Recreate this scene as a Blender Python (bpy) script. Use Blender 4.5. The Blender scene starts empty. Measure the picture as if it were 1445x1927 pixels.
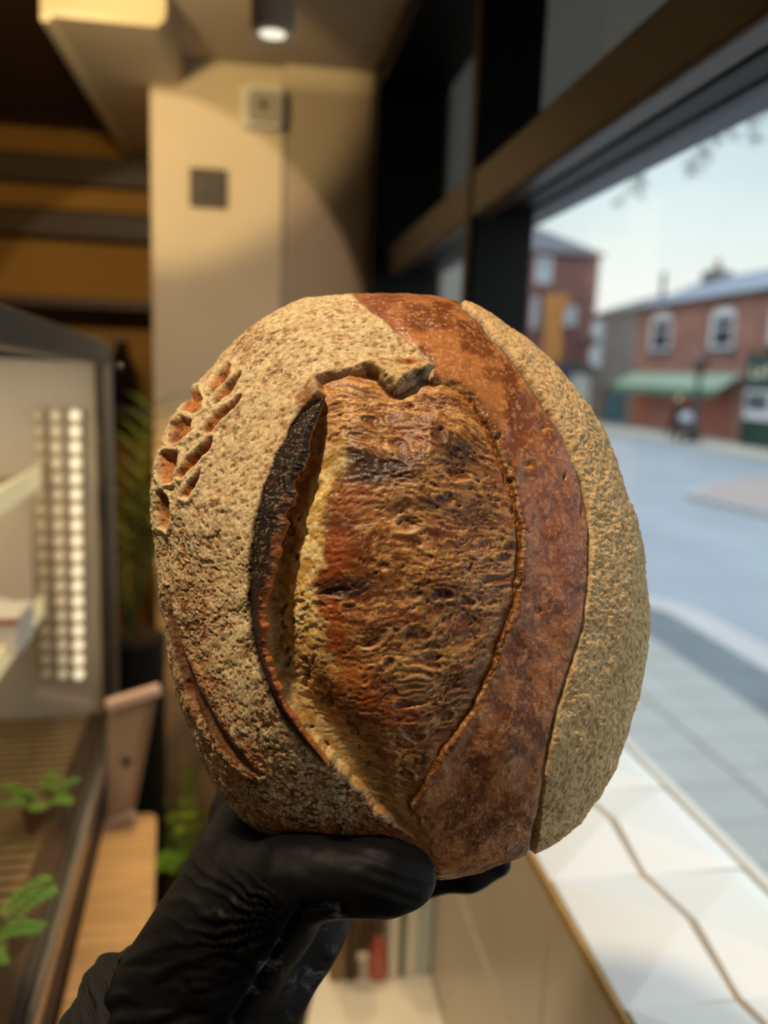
import bpy, math, random
import numpy as np
from mathutils import Vector, Matrix
random.seed(4); RNG = np.random.default_rng(7)
SC = bpy.context.scene
COL = SC.collection
PI = math.pi

# ------------------------------------------------------------------ camera frame (metres, camera at the origin)
F, CX, CY = 1500.0, 722.5, 963.5
_dy = np.array([(480-CX)/F, -(690-CY)/F, -1.0]); _dy /= np.linalg.norm(_dy)
_a = (400-CX)/F
_b = (_dy[0]*_a-_dy[2])/_dy[1]
_dn = np.array([_a, -_b, -1.0]); _dn /= np.linalg.norm(_dn)
R = np.array([np.cross(_dy, -_dn), _dy, -_dn])
def ray(px, py): return R @ np.array([(px-CX)/F, -(py-CY)/F, -1.0])
def atY(px, py, v): r = ray(px, py); return r*v/r[1]
def atX(px, py, v): r = ray(px, py); return r*v/r[0]
def atZ(px, py, v): r = ray(px, py); return r*v/r[2]
def atD(px, py, d): return ray(px, py)*d
def proj(P):
    c = np.asarray(P) @ R
    return CX+F*c[..., 0]/-c[..., 2], CY-F*c[..., 1]/-c[..., 2]

# ------------------------------------------------------------------ materials
def lin(c):
    c = np.array(c[:3], float)/255.0
    return tuple(np.where(c <= 0.04045, c/12.92, ((c+0.055)/1.055)**2.4))
def mat(name, col, rough=0.6, metal=0.0, noise=0.0, nscale=8.0, stretch=(1, 1, 1), bump=0.0, bscale=60.0, spec=0.5, emit=None, estr=0.0, coat=0.0):
    m = bpy.data.materials.new(name); m.use_nodes = True
    nt = m.node_tree; N = nt.nodes; L = nt.links
    b = N['Principled BSDF']
    c = lin(col)
    b.inputs['Base Color'].default_value = (*c, 1)
    b.inputs['Roughness'].default_value = rough
    b.inputs['Metallic'].default_value = metal
    b.inputs['Specular IOR Level'].default_value = spec
    b.inputs['Coat Weight'].default_value = coat
    if emit is not None:
        b.inputs['Emission Color'].default_value = (*lin(emit), 1)
        b.inputs['Emission Strength'].default_value = estr
    tc = N.new('ShaderNodeTexCoord')
    if noise > 0:
        mp = N.new('ShaderNodeMapping'); mp.inputs['Scale'].default_value = stretch
        L.new(tc.outputs['Object'], mp.inputs['Vector'])
        t = N.new('ShaderNodeTexNoise'); t.inputs['Scale'].default_value = nscale; t.inputs['Detail'].default_value = 5
        L.new(mp.outputs[0], t.inputs['Vector'])
        r = N.new('ShaderNodeValToRGB')
        r.color_ramp.elements[0].position = 0.3; r.color_ramp.elements[1].position = 0.7
        r.color_ramp.elements[0].color = (*[x*(1-noise) for x in c], 1)
        r.color_ramp.elements[1].color = (*[min(1, x*(1+noise)) for x in c], 1)
        L.new(t.outputs['Fac'], r.inputs[0]); L.new(r.outputs[0], b.inputs['Base Color'])
    if bump > 0:
        t2 = N.new('ShaderNodeTexNoise'); t2.inputs['Scale'].default_value = bscale; t2.inputs['Detail'].default_value = 4
        L.new(tc.outputs['Object'], t2.inputs['Vector'])
        bp = N.new('ShaderNodeBump'); bp.inputs['Strength'].default_value = bump; bp.inputs['Distance'].default_value = 0.01
        L.new(t2.outputs['Fac'], bp.inputs['Height']); L.new(bp.outputs[0], b.inputs['Normal'])
    return m
def brick_mat(name, c1, c2, cm, scale, axes):
    m = bpy.data.materials.new(name); m.use_nodes = True
    nt = m.node_tree; N = nt.nodes; L = nt.links; b = N['Principled BSDF']; b.inputs['Roughness'].default_value = 0.9
    tc = N.new('ShaderNodeTexCoord'); sp = N.new('ShaderNodeSeparateXYZ'); cb = N.new('ShaderNodeCombineXYZ')
    L.new(tc.outputs['Object'], sp.inputs[0])
    L.new(sp.outputs[axes[0]], cb.inputs[0]); L.new(sp.outputs[axes[1]], cb.inputs[1])
    t = N.new('ShaderNodeTexBrick'); t.inputs['Scale'].default_value = scale
    t.inputs['Color1'].default_value = (*lin(c1), 1); t.inputs['Color2'].default_value = (*lin(c2), 1); t.inputs['Mortar'].default_value = (*lin(cm), 1)
    t.inputs['Mortar Size'].default_value = 0.012
    L.new(cb.outputs[0], t.inputs['Vector'])
    n = N.new('ShaderNodeTexNoise'); n.inputs['Scale'].default_value = 0.9; n.inputs['Detail'].default_value = 6
    L.new(tc.outputs['Object'], n.inputs['Vector'])
    mr = N.new('ShaderNodeMapRange'); mr.inputs['From Min'].default_value = .3; mr.inputs['From Max'].default_value = .7; mr.inputs['To Min'].default_value = .75; mr.inputs['To Max'].default_value = 1.2
    L.new(n.outputs['Fac'], mr.inputs[0])
    mx = N.new('ShaderNodeMix'); mx.data_type = 'RGBA'; mx.blend_type = 'MULTIPLY'; mx.inputs['Factor'].default_value = 1
    L.new(t.outputs['Color'], mx.inputs['A']); L.new(mr.outputs[0], mx.inputs['B'])
    L.new(mx.outputs['Result'], b.inputs['Base Color'])
    return m
def glass_mat(name, tint=(250, 252, 251), refl=1.0, ior=1.5, rough=0.0):
    m = bpy.data.materials.new(name); m.use_nodes = True
    nt = m.node_tree; N = nt.nodes; L = nt.links
    N.remove(N['Principled BSDF']); out = N['Material Output']
    tr = N.new('ShaderNodeBsdfTransparent'); tr.inputs[0].default_value = (*lin(tint), 1)
    gl = N.new('ShaderNodeBsdfGlossy'); gl.inputs['Roughness'].default_value = rough
    fr = N.new('ShaderNodeFresnel'); fr.inputs['IOR'].default_value = ior
    mu = N.new('ShaderNodeMath'); mu.operation = 'MULTIPLY'; mu.inputs[1].default_value = refl
    ge = N.new('ShaderNodeNewGeometry'); iv = N.new('ShaderNodeMath'); iv.operation = 'SUBTRACT'; iv.inputs[0].default_value = refl; L.new(ge.outputs['Backfacing'], iv.inputs[1]); iv.use_clamp = True
    L.new(fr.outputs[0], mu.inputs[0]); L.new(iv.outputs[0], mu.inputs[1])
    mx = N.new('ShaderNodeMixShader'); L.new(mu.outputs[0], mx.inputs[0]); L.new(tr.outputs[0], mx.inputs[1]); L.new(gl.outputs[0], mx.inputs[2])
    L.new(mx.outputs[0], out.inputs[0])
    return m
def emit_mat(name, col, s):
    m = bpy.data.materials.new(name); m.use_nodes = True
    b = m.node_tree.nodes['Principled BSDF']
    b.inputs['Base Color'].default_value = (*lin(col), 1)
    b.inputs['Emission Color'].default_value = (*lin(col), 1); b.inputs['Emission Strength'].default_value = s
    return m

# ------------------------------------------------------------------ mesh builder
class MB:
    def __init__(s): s.v = []; s.f = []
    def add(s, vs, fs):
        o = len(s.v); s.v += [tuple(map(float, p)) for p in vs]; s.f += [tuple(i+o for i in f) for f in fs]; return s
    def box(s, x0, x1, y0, y1, z0, z1):
        return s.hexa([(x0, y0, z0), (x1, y0, z0), (x1, y1, z0), (x0, y1, z0), (x0, y0, z1), (x1, y0, z1), (x1, y1, z1), (x0, y1, z1)])
    def hexa(s, p):
        return s.add(p, [(0, 3, 2, 1), (4, 5, 6, 7), (0, 1, 5, 4), (1, 2, 6, 5), (2, 3, 7, 6), (3, 0, 4, 7)])
    def bar(s, a, b, w, h, up=(0, 0, 1)):
        a = Vector(a); b = Vector(b); d = (b-a).normalized(); u = Vector(up); r = d.cross(u).normalized(); u = r.cross(d)
        q = [a-r*w/2-u*h/2, a+r*w/2-u*h/2, b+r*w/2-u*h/2, b-r*w/2-u*h/2, a-r*w/2+u*h/2, a+r*w/2+u*h/2, b+r*w/2+u*h/2, b-r*w/2+u*h/2]
        return s.hexa(q)
    def prism(s, pts, ax, d):
        n = len(pts); d = Vector(d)
        P = [Vector(p) for p in pts]
        return s.add(P+[p+d for p in P], [tuple(range(n))[::-1], tuple(range(n, 2*n))]+[(i, (i+1) % n, (i+1) % n+n, i+n) for i in range(n)])
    def lathe(s, prof, c=(0, 0, 0), n=28, axis='z'):
        vs = []; fs = []
        for r, z in prof:
            for k in range(n):
                t = 2*PI*k/n
                p = (r*math.cos(t), r*math.sin(t), z)
                if axis == 'y': p = (p[0], p[2], p[1])
                if axis == 'x': p = (p[2], p[0], p[1])
                vs.append((c[0]+p[0], c[1]+p[1], c[2]+p[2]))
        m = len(prof)
        for i in range(m-1):
            for k in range(n):
                fs.append((i*n+k, i*n+(k+1) % n, (i+1)*n+(k+1) % n, (i+1)*n+k))
        fs.append(tuple(range(n))[::-1]); fs.append(tuple(range((m-1)*n, m*n)))
        return s.add(vs, fs)
    def tube(s, pts, rad, n=8):
        P = [Vector(p) for p in pts]; m = len(P)
        rr = rad if hasattr(rad, '__len__') else [rad]*m
        vs = []; fs = []
        for i, p in enumerate(P):
            d = (P[min(i+1, m-1)]-P[max(i-1, 0)]).normalized()
            u = d.cross(Vector((0.31, 0.22, 0.92))).normalized(); w = d.cross(u)
            for k in range(n):
                t = 2*PI*k/n; vs.append(p+(u*math.cos(t)+w*math.sin(t))*rr[i])
        for i in range(m-1):
            for k in range(n): fs.append((i*n+k, i*n+(k+1) % n, (i+1)*n+(k+1) % n, (i+1)*n+k))
        fs.append(tuple(range(n))[::-1]); fs.append(tuple(range((m-1)*n, m*n)))
        return s.add(vs, fs)
    def build(s, name, m, parent=None, bevel=0.0, smooth=False, base=None):
        V = np.array(s.v)
        if parent is not None: off = Vector(root_of(parent).location)
        elif base is not None: off = Vector(base)
        else: off = Vector(((V[:, 0].min()+V[:, 0].max())/2, (V[:, 1].min()+V[:, 1].max())/2, V[:, 2].min()))
        me = bpy.data.meshes.new(name); me.from_pydata([tuple(Vector(p)-off) for p in s.v], [], s.f); me.validate(); me.update()
        me.materials.append(m)
        if smooth:
            for p in me.polygons: p.use_smooth = True
        o = bpy.data.objects.new(name, me); COL.objects.link(o)
        if parent is not None: o.parent = parent
        else: o.location = off
        if bevel > 0:
            b = o.modifiers.new('bevel', 'BEVEL'); b.width = bevel; b.segments = 2; b.limit_method = 'ANGLE'; b.angle_limit = 0.7
        if smooth:
            try:
                me.set_sharp_from_angle(angle=math.radians(42))
            except Exception: pass
        return o
def root_of(o):
    while o.parent is not None: o = o.parent
    return o
def tag(o, label=None, cat=None, group=None, kind=None):
    if label: o['label'] = label
    if cat: o['category'] = cat
    if group: o['group'] = group
    if kind: o['kind'] = kind
    return o
def empty(name, loc, label=None, cat=None, group=None, kind=None):
    o = bpy.data.objects.new(name, None); o.empty_display_size = 0.05; COL.objects.link(o); o.location = tuple(map(float, loc))
    return tag(o, label, cat, group, kind)
def mesh_np(name, V, Fq, m, parent=None, smooth=True, attrs=None, off=None):
    """V (n,3) world, Fq (k,4) quads; attrs: name -> (n,) float or (n,3) colour."""
    if off is None:
        off = np.array(root_of(parent).location) if parent is not None else np.array([(V[:, 0].min()+V[:, 0].max())/2, (V[:, 1].min()+V[:, 1].max())/2, V[:, 2].min()])
    me = bpy.data.meshes.new(name)
    n = len(V); k = len(Fq); c = Fq.shape[1]
    me.vertices.add(n); me.loops.add(k*c); me.polygons.add(k)
    me.vertices.foreach_set('co', (V-off).astype(np.float32).ravel())
    me.loops.foreach_set('vertex_index', Fq.astype(np.int32).ravel())
    me.polygons.foreach_set('loop_start', np.arange(0, k*c, c, dtype=np.int32))
    me.polygons.foreach_set('use_smooth', np.full(k, smooth))
    me.update(calc_edges=True); me.validate()
    for an, av in (attrs or {}).items():
        if av.ndim == 2:
            a = me.attributes.new(an, 'FLOAT_COLOR', 'POINT')
            a.data.foreach_set('color', np.concatenate([av, np.ones((n, 1))], 1).astype(np.float32).ravel())
        else:
            a = me.attributes.new(an, 'FLOAT', 'POINT'); a.data.foreach_set('value', av.astype(np.float32))
    me.materials.append(m)
    o = bpy.data.objects.new(name, me); COL.objects.link(o)
    if parent is not None: o.parent = parent
    else: o.location = tuple(off)
    return o

# ------------------------------------------------------------------ numeric helpers
def sstep(a, b, x):
    t = np.clip((x-a)/(b-a), 0, 1); return t*t*(3-2*t)
def hash2(ix, iy, seed):
    h = (ix.astype(np.int64)*374761393+iy.astype(np.int64)*668265263+seed*1442695041) & 0x7fffffff
    h = ((h ^ (h >> 13))*1274126177) & 0x7fffffff
    return ((h ^ (h >> 16)) & 0xffff)/65535.0
def vnoise(x, y, seed=0):
    ix = np.floor(x); iy = np.floor(y); fx = x-ix; fy = y-iy
    ux = fx*fx*fx*(fx*(fx*6-15)+10); uy = fy*fy*fy*(fy*(fy*6-15)+10)
    a = hash2(ix, iy, seed); b = hash2(ix+1, iy, seed); c = hash2(ix, iy+1, seed); d = hash2(ix+1, iy+1, seed)
    return (a*(1-ux)+b*ux)*(1-uy)+(c*(1-ux)+d*ux)*uy
def fbm(x, y, seed=0, oct=4, gain=0.5):
    s = 0; a = 1.0; t = 0
    for o in range(oct):
        s = s+a*vnoise(x*2**o+17.3*o, y*2**o-9.1*o, seed+o*31); t += a; a *= gain
    return s/t
def worley(x, y, seed=0):
    ix = np.floor(x); iy = np.floor(y); best = np.full(x.shape, 9.0); rid = np.zeros(x.shape)
    for dx in (-1, 0, 1):
        for dy in (-1, 0, 1):
            cx = ix+dx; cy = iy+dy
            px = cx+hash2(cx, cy, seed); py = cy+hash2(cx, cy, seed+77)
            d = np.hypot(x-px, y-py); r = hash2(cx, cy, seed+133)
            m = d < best; best = np.where(m, d, best); rid = np.where(m, r, rid)
    return best, rid
def poly_dist(x, y, pts, closed=False):
    """distance, arclength fraction 0..1, signed side (+ = right of travel on screen)"""
    P = np.array(pts, float)
    if closed: P = np.vstack([P, P[:1]])
    seg = P[1:]-P[:-1]; ln = np.hypot(seg[:, 0], seg[:, 1]); cum = np.concatenate([[0], np.cumsum(ln)])
    bd = np.full(x.shape, 1e9); bt = np.zeros(x.shape); bs = np.zeros(x.shape)
    for i in range(len(seg)):
        dx = x-P[i, 0]; dy = y-P[i, 1]
        t = np.clip((dx*seg[i, 0]+dy*seg[i, 1])/ln[i]**2, 0, 1)
        ex = dx-t*seg[i, 0]; ey = dy-t*seg[i, 1]; d = np.hypot(ex, ey)
        m = d < bd
        bd = np.where(m, d, bd); bt = np.where(m, (cum[i]+t*ln[i])/cum[-1], bt)
        bs = np.where(m, np.sign(dx*-seg[i, 1]+dy*seg[i, 0]), bs)
    return bd, bt, -bs
def inside(x, y, pts):
    P = np.array(pts, float); n = len(P); r = np.zeros(x.shape, bool); j = n-1
    for i in range(n):
        xi, yi = P[i]; xj, yj = P[j]
        c = ((yi > y) != (yj > y)) & (x < (xj-xi)*(y-yi)/(yj-yi+1e-12)+xi)
        r ^= c; j = i
    return r
def sdpoly(x, y, pts):
    d, _, _ = poly_dist(x, y, pts, True); return np.where(inside(x, y, pts), -d, d)
def crom(pts, n):
    """Catmull-Rom resample of an open polyline to n points"""
    P = np.array(pts, float); P = np.vstack([2*P[0]-P[1], P, 2*P[-1]-P[-2]])
    m = len(P)-3; out = []
    for k in range(n):
        u = k/(n-1)*m; i = min(int(u), m-1); t = u-i
        a, b, c, d = P[i:i+4]
        out.append(0.5*((2*b)+(-a+c)*t+(2*a-5*b+4*c-d)*t*t+(-a+3*b-3*c+d)*t**3))
    return np.array(out)
def surface_nets(f, o, h):
    nx, ny, nz = f.shape; s = f < 0
    cnt = np.zeros((nx-1, ny-1, nz-1), np.int8); acc = np.zeros((nx-1, ny-1, nz-1, 3), np.float32)
    def sl(a, dx, dy, dz): return a[dx:nx-1+dx, dy:ny-1+dy, dz:nz-1+dz]
    cor = [(i, j, k) for i in (0, 1) for j in (0, 1) for k in (0, 1)]
    for a in cor:
        for ax in range(3):
            if a[ax] == 1: continue
            b = list(a); b[ax] = 1
            fa = sl(f, *a); fb = sl(f, *b); m = (fa < 0) != (fb < 0)
            if not m.any(): continue
            idx = np.nonzero(m); t = fa[idx]/(fa[idx]-fb[idx])
            p = np.tile(np.array(a, np.float32), (len(t), 1)); p[:, ax] += t
            acc[idx] += p; cnt[idx] += 1
    idx = np.nonzero(cnt)
    vid = np.full(cnt.shape, -1, np.int64); vid[idx] = np.arange(len(idx[0]))
    V = (np.stack(idx, 1)+acc[idx]/cnt[idx][:, None])*h+np.array(o)
    Q = []
    for ax in range(3):
        a = s; sh = [slice(None)]*3; sh2 = [slice(None)]*3; sh[ax] = slice(0, -1); sh2[ax] = slice(1, None)
        A = a[tuple(sh)]; B = a[tuple(sh2)]
        I = np.stack(np.nonzero(A != B), 1); flip = A[tuple(I.T)]
        u, w = [(1, 2), (2, 0), (0, 1)][ax]
        ok = (I[:, u] > 0) & (I[:, w] > 0) & (I[:, u] < f.shape[u]-1) & (I[:, w] < f.shape[w]-1)
        I = I[ok]; flip = flip[ok]
        def v(du, dw):
            J = I.copy(); J[:, u] += du; J[:, w] += dw; return vid[tuple(J.T)]
        q = np.stack([v(-1, -1), v(0, -1), v(0, 0), v(-1, 0)], 1)
        q[~flip] = q[~flip][:, ::-1]
        Q.append(q)
    return V, np.concatenate(Q)
def roundcones(prims, h, k, pad=None):
    """prims: (p0, p1, r0, r1) smooth-unioned; returns verts, quads"""
    lo = np.min([np.minimum(np.array(a)-ra, np.array(b)-rb) for a, b, ra, rb in prims], 0)-3*h-k
    hi = np.max([np.maximum(np.array(a)+ra, np.array(b)+rb) for a, b, ra, rb in prims], 0)+3*h+k
    n = np.ceil((hi-lo)/h).astype(int)+1
    X, Y, Z = [lo[i]+h*np.arange(n[i], dtype=np.float32) for i in range(3)]
    f = None
    for a, b, ra, rb in prims:
        a = np.array(a, np.float32); b = np.array(b, np.float32); d = b-a; L2 = float(d@d)+1e-12
        px = (X-a[0])[:, None, None]; py = (Y-a[1])[None, :, None]; pz = (Z-a[2])[None, None, :]
        t = np.clip((px*d[0]+py*d[1]+pz*d[2])/L2, 0, 1).astype(np.float32)
        g = np.sqrt((px-t*d[0])**2+(py-t*d[1])**2+(pz-t*d[2])**2)-(ra+(rb-ra)*t)
        if f is None: f = g
        else:
            hh = np.maximum(k-np.abs(f-g), 0)/k
            f = np.minimum(f, g)-hh*hh*k*0.25
    return surface_nets(f.astype(np.float32), lo, h)
def vnormals(V, Q):
    n = np.zeros_like(V)
    a = V[Q[:, 2]]-V[Q[:, 0]]; b = V[Q[:, 3]]-V[Q[:, 1]]; fn = np.cross(a, b)
    for i in range(4): 
        for c in range(3): n[:, c] += np.bincount(Q[:, i], fn[:, c], len(V))
    return n/(np.linalg.norm(n, axis=1)[:, None]+1e-12)
def smooth_verts(V, Q, it, lam=0.5):
    E = np.concatenate([Q[:, [0, 1]], Q[:, [1, 2]], Q[:, [2, 3]], Q[:, [3, 0]]])
    E = np.concatenate([E, E[:, ::-1]]); cnt = np.bincount(E[:, 0], minlength=len(V))[:, None]
    for _ in range(it):
        s = np.stack([np.bincount(E[:, 0], V[E[:, 1], c], len(V)) for c in range(3)], 1)/np.maximum(cnt, 1)
        V = V+lam*(s-V)
    return V

# ================================================================== THE LOAF
OUTL = [(640,556),(600,555),(565,562),(510,590),(450,635),(400,690),(352,755),(318,810),(297,870),(285,930),(288,985),(297,1040),(303,1100),(312,1180),(325,1260),(345,1340),(372,1420),(402,1480),(440,1530),(500,1575),(580,1604),(660,1622),(740,1640),(800,1655),(840,1657),(900,1642),(960,1622),(1003,1604),(1060,1572),(1108,1525),(1150,1455),(1180,1372),(1202,1290),(1216,1200),(1218,1130),(1211,1070),(1197,1000),(1178,930),(1150,850),(1118,788),(1068,720),(1010,660),(950,612),(880,572),(820,556),(760,549),(700,551)]
LC = (752.0, 1095.0); LD = 0.41
lw = -ray(*LC); lw = lw/np.linalg.norm(lw)
lu = R[:, 0]-lw*(R[:, 0]@lw); lu /= np.linalg.norm(lu); lv = np.cross(lw, lu)
LO = atD(*LC, LD)
def onplane(px, py):
    r = np.array([ray(a, b) for a, b in zip(np.ravel(px), np.ravel(py))])
    return r*((LO@lw)/(r@lw))[:, None]
NT = 720
_o = onplane(*np.array(OUTL, float).T)-LO
_th = np.arctan2(_o@lv, _o@lu); _r = np.hypot(_o@lv, _o@lu); _i = np.argsort(_th); _th = _th[_i]; _r = _r[_i]
TG = np.linspace(-PI, PI, NT, endpoint=False)
def smper(r, k=26):
    f = np.fft.rfft(r); w = np.exp(-(np.arange(len(f))/k)**2); return np.fft.irfft(f*w, NT)
RT = np.interp(TG, np.concatenate([_th-2*PI, _th, _th+2*PI]), np.tile(_r, 3)); RT = smper(RT)
HF, HB, NEXP = 0.078, 0.036, 2.25
def basept(th, phi, Rad):
    r = np.interp(th, TG, Rad, period=2*PI)*np.abs(np.sin(phi))**(2/NEXP)
    c = np.cos(phi); h = np.where(c >= 0, HF*np.abs(c)**(2/NEXP), -HB*np.minimum(1, (np.abs(c)*1.5)**0.8))
    return LO+(r*np.cos(th))[..., None]*lu+(r*np.sin(th))[..., None]*lv+h[..., None]*lw
RAD = RT.copy()
for _ in range(4):                                   # make the seen rim (not the equator) follow the traced outline
    T, Ph = np.meshgrid(TG, np.radians(np.linspace(55, 92, 40)), indexing='ij')
    P = basept(T, Ph, RAD); x, y = proj(P); q = onplane(x, y).reshape(P.shape)-LO
    rr = np.hypot(q@lu, q@lv).max(1)
    RAD = RAD*smper(RT/rr, 40)

N = 860
A, B = np.meshgrid(np.linspace(-1, 1, N), np.linspace(-1, 1, N), indexing='ij')
dx_ = A*np.sqrt(1-B*B/2); dy_ = B*np.sqrt(1-A*A/2)
rho = np.clip(np.hypot(dx_, dy_), 1e-6, 1); TH = np.arctan2(dy_, dx_).ravel(); PHI = (rho*math.radians(100)).ravel()
VB = basept(TH, PHI, RAD)
gi = np.arange(N*N).reshape(N, N)
QF = np.stack([gi[:-1, :-1], gi[1:, :-1], gi[1:, 1:], gi[:-1, 1:]], -1).reshape(-1, 4)
x, y = proj(VB)
NB = vnormals(VB, QF); NB *= np.sign((NB*(VB-LO)).sum(1))[:, None]
# unrolled surface coordinates (about one unit per pixel) for the grain
_ph = np.linspace(0, math.radians(100), 400); _pt = np.stack([.13*np.sin(_ph)**(2/NEXP), HF*np.sign(np.cos(_ph))*np.abs(np.cos(_ph))**(2/NEXP)], 1)
_al = np.concatenate([[0], np.cumsum(np.hypot(*np.diff(_pt, axis=0).T))])
_ar = np.interp(PHI, _ph, _al)*F/0.36
gx = np.cos(TH)*_ar; gy = -np.sin(TH)*_ar

EAR = crom([(607,742),(570,785),(533,855),(503,925),(487,1000),(480,1080),(480,1140),(488,1210),(508,1280),(545,1350),(592,1405),(640,1452),(690,1503),(735,1548),(790,1598),(830,1642)], 90)
RIDGE = crom([(812,716),(850,722),(888,752),(925,808),(952,870),(970,930),(982,990),(984,1050),(972,1120),(948,1195),(925,1265),(890,1335),(848,1392),(822,1430),(800,1480),(775,1520)], 80)
FLINE = crom([(872,572),(930,632),(985,700),(1040,782),(1078,860),(1100,930),(1110,1000),(1110,1080),(1098,1170),(1072,1265),(1045,1350),(1030,1430),(1018,1510),(1003,1600),(1000,1640)], 80)
TOPL = crom([(607,742),(600,722),(628,706),(668,704),(704,706),(722,722),(745,738),(772,724),(800,712),(812,716)], 40)
LTOP = crom([(640,540),(690,580),(745,625),(785,660),(815,690)], 30)
OPEN = np.vstack([EAR[::-1], TOPL, RIDGE, [(800,1560),(830,1642)]])
# wavy outlines: jitter the query point
jx = (fbm(gx/26, gy/26, 3, 4)-.5); jy = (fbm(gx/26, gy/26, 9, 4)-.5)
xq = x+jx*16; yq = y+jy*16
so = sdpoly(xq, yq, OPEN); inn = so < 0
de, te, se = poly_dist(xq*0.5+x*0.5, yq*0.5+y*0.5, EAR)
dr, tr, sr = poly_dist(xq, yq, RIDGE)
df, tf, sf = poly_dist(x+jx*5, y+jy*5, FLINE)
dt, tt, st = poly_dist(xq, yq, TOPL)
BAND = np.vstack([LTOP, TOPL[::-1][:1], RIDGE, [(800,1560),(830,1660),(1000,1700)], FLINE[::-1], [(880,520),(640,500)]])
sband = sdpoly(x+jx*10, y+jy*10, BAND)
bandm = sstep(5, -5, sband)*(~inn)
rightf = sstep(-2, 4, np.where(inside(x+jx*5, y+jy*5, np.vstack([FLINE, [(1400,1700),(1400,500),(872,500)]])), df, -df))

# ---- grain noises
n1 = fbm(gx/6.5, gy/6.5, 21, 3); n2 = fbm(gx/34, gy/34, 22, 4); n3 = fbm(gx/120, gy/120, 23, 3)
nf = fbm(gx/2.9, gy/2.9, 24, 2)
# fibres of the torn opening run across, bent around holes
wx = gx+38*(fbm(gx/50, gy/50, 41, 2)-.5); wy = gy+34*(fbm(gx/80, gy/45, 42, 3)-.5)+0.10*(x-750)*np.sin(y/160)
fib = fbm(wx/25, wy/3.9, 43, 3, .62); fib2 = fbm(wx/52, wy/9, 44, 3); rid = 1-np.abs(2*fbm(wx/26, wy/7, 45, 3)-1)
fib3 = fbm(wx/13, wy/2.7, 47, 2); wv, wr = worley(wx/46+.3*n2, wy/24, 46); hole = (wr > .80)*sstep(.48, .18, wv); holer = (wr > .80)*sstep(.12, .0, np.abs(wv-.50))
wv2, wr2 = worley(wx/15, wy/9, 48); pore = (wr2 > .62)*sstep(.42, .12, wv2)*sstep(600, 760, x)
inf = sstep(5, -9, so); D = np.zeros(len(x)); G = np.zeros(len(x))
LEAF = [(312,1105),(322,1150),(345,1215),(376,1290),(420,1370),(468,1432),(492,1462),(470,1456),(425,1420),(385,1368),(352,1308),(330,1245),(316,1180)]
sl_ = sdpoly(x+jx*6, y+jy*6, LEAF); leaf = sstep(4, -5, sl_)
# ---- floured crust relief
crack = sstep(.42, .34, fbm(gx/10, gy/6.5, 27, 3))
flx = (1-bandm)*(1-inf)
D += flx*(1-.85*leaf)*((n1-.5)*.0006+(nf-.5)*.00042-crack*.0004+(n2-.5)*.0016+(n3-.5)*.003)
D += rightf*(.0008+(fbm(gx/16, gy/8, 29, 3)-.5)*.0008)
# ---- bare shiny band
blis = sstep(.60, .75, fbm(gx/30, gy/30, 31, 3))
D += bandm*((1-rightf)*((n1-.5)*.0003+(n2-.5)*.0012-(n3-.5)*.003))
pits = [(992,876,10,6),(1024,806,6,5),(1097,965,4,14),(1062,897,3,7),(1015,1150,8,7)]
for a, b, c, d in pits: D -= .0016*np.exp(-((x-a)/c)**2-((y-b)/d)**2)
D += -.0014*np.exp(-(df/5.0)**2)*(1-rightf)
# ---- ridge line beside the band
D += (1-inf)*.0016*np.exp(-(dr/24)**2)*sstep(0, .1, tr)
D -= .0024*np.exp(-((dr-3)/8.0)**2)*inf*sstep(0, .08, tr)*sstep(1, .75, tr)
rdg = np.exp(-(dr/11)**2)*sstep(.02, .1, tr)*sstep(1, .85, tr)
D += rdg*(nf-.5)*.0009+rdg*(n1-.5)*.0008
# ---- the opening
e_in = de*inn
depth = sstep(0, 1, np.clip((e_in-30)/90, 0, 1))
fade = sstep(1.0, .62, te)*sstep(-.02, .16, te)                     # groove runs out towards the foot of the loaf
D += inf*(-.0075*(1-depth)*fade+.007*sstep(0, 190, -so))
D += inf*((fib-.5)*.00045+(fib2-.5)*.0005+(rid-.6)*.0002-hole*.0007+holer*.0004-pore*.0006+(fib3-.5)*.0006+(n3-.5)*.004)*sstep(2, 40, -so)
D -= inf*.0016*sstep(26, 2, dt)*sstep(40, 90, e_in+0*x)
web = inf*sstep(112, 70, e_in)*fade
wv4, wr4 = worley(wx/11, wy/5.5, 54); D -= inf*(wr4 > .66)*sstep(.42, .12, wv4)*.0006*sstep(10, 50, -so); wv3, wr3 = worley(gx/22+1.2*fbm(gx/15, gy/15, 51, 2), gy/26+1.2*fbm(gx/17, gy/17, 52, 2), 50); D -= web*sstep(.40, .1, wv3)*.0028*(wr3 > .66)
D += (1-inf)*.0018*np.exp(-(dt/22)**2)*(y < 760)
# lifted scrap of crust at the head of the opening
FLAP = [(668,694),(700,676),(742,672),(790,668),(816,688),(806,708),(776,722),(746,736),(722,722),(700,706)]
sfp = sdpoly(x+jx*12, y+jy*12, FLAP); flapm = sstep(4, -12, sfp)
D += flapm*.0042
FLP2 = np.exp(-((x-768)/26)**2-((y-684)/8)**2); D -= FLP2*.0035
# lip just outside the ear
D += (1-inf)*.0030*np.exp(-(de/40)**2)*sstep(.95, .5, te)*(x < 760)
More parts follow.
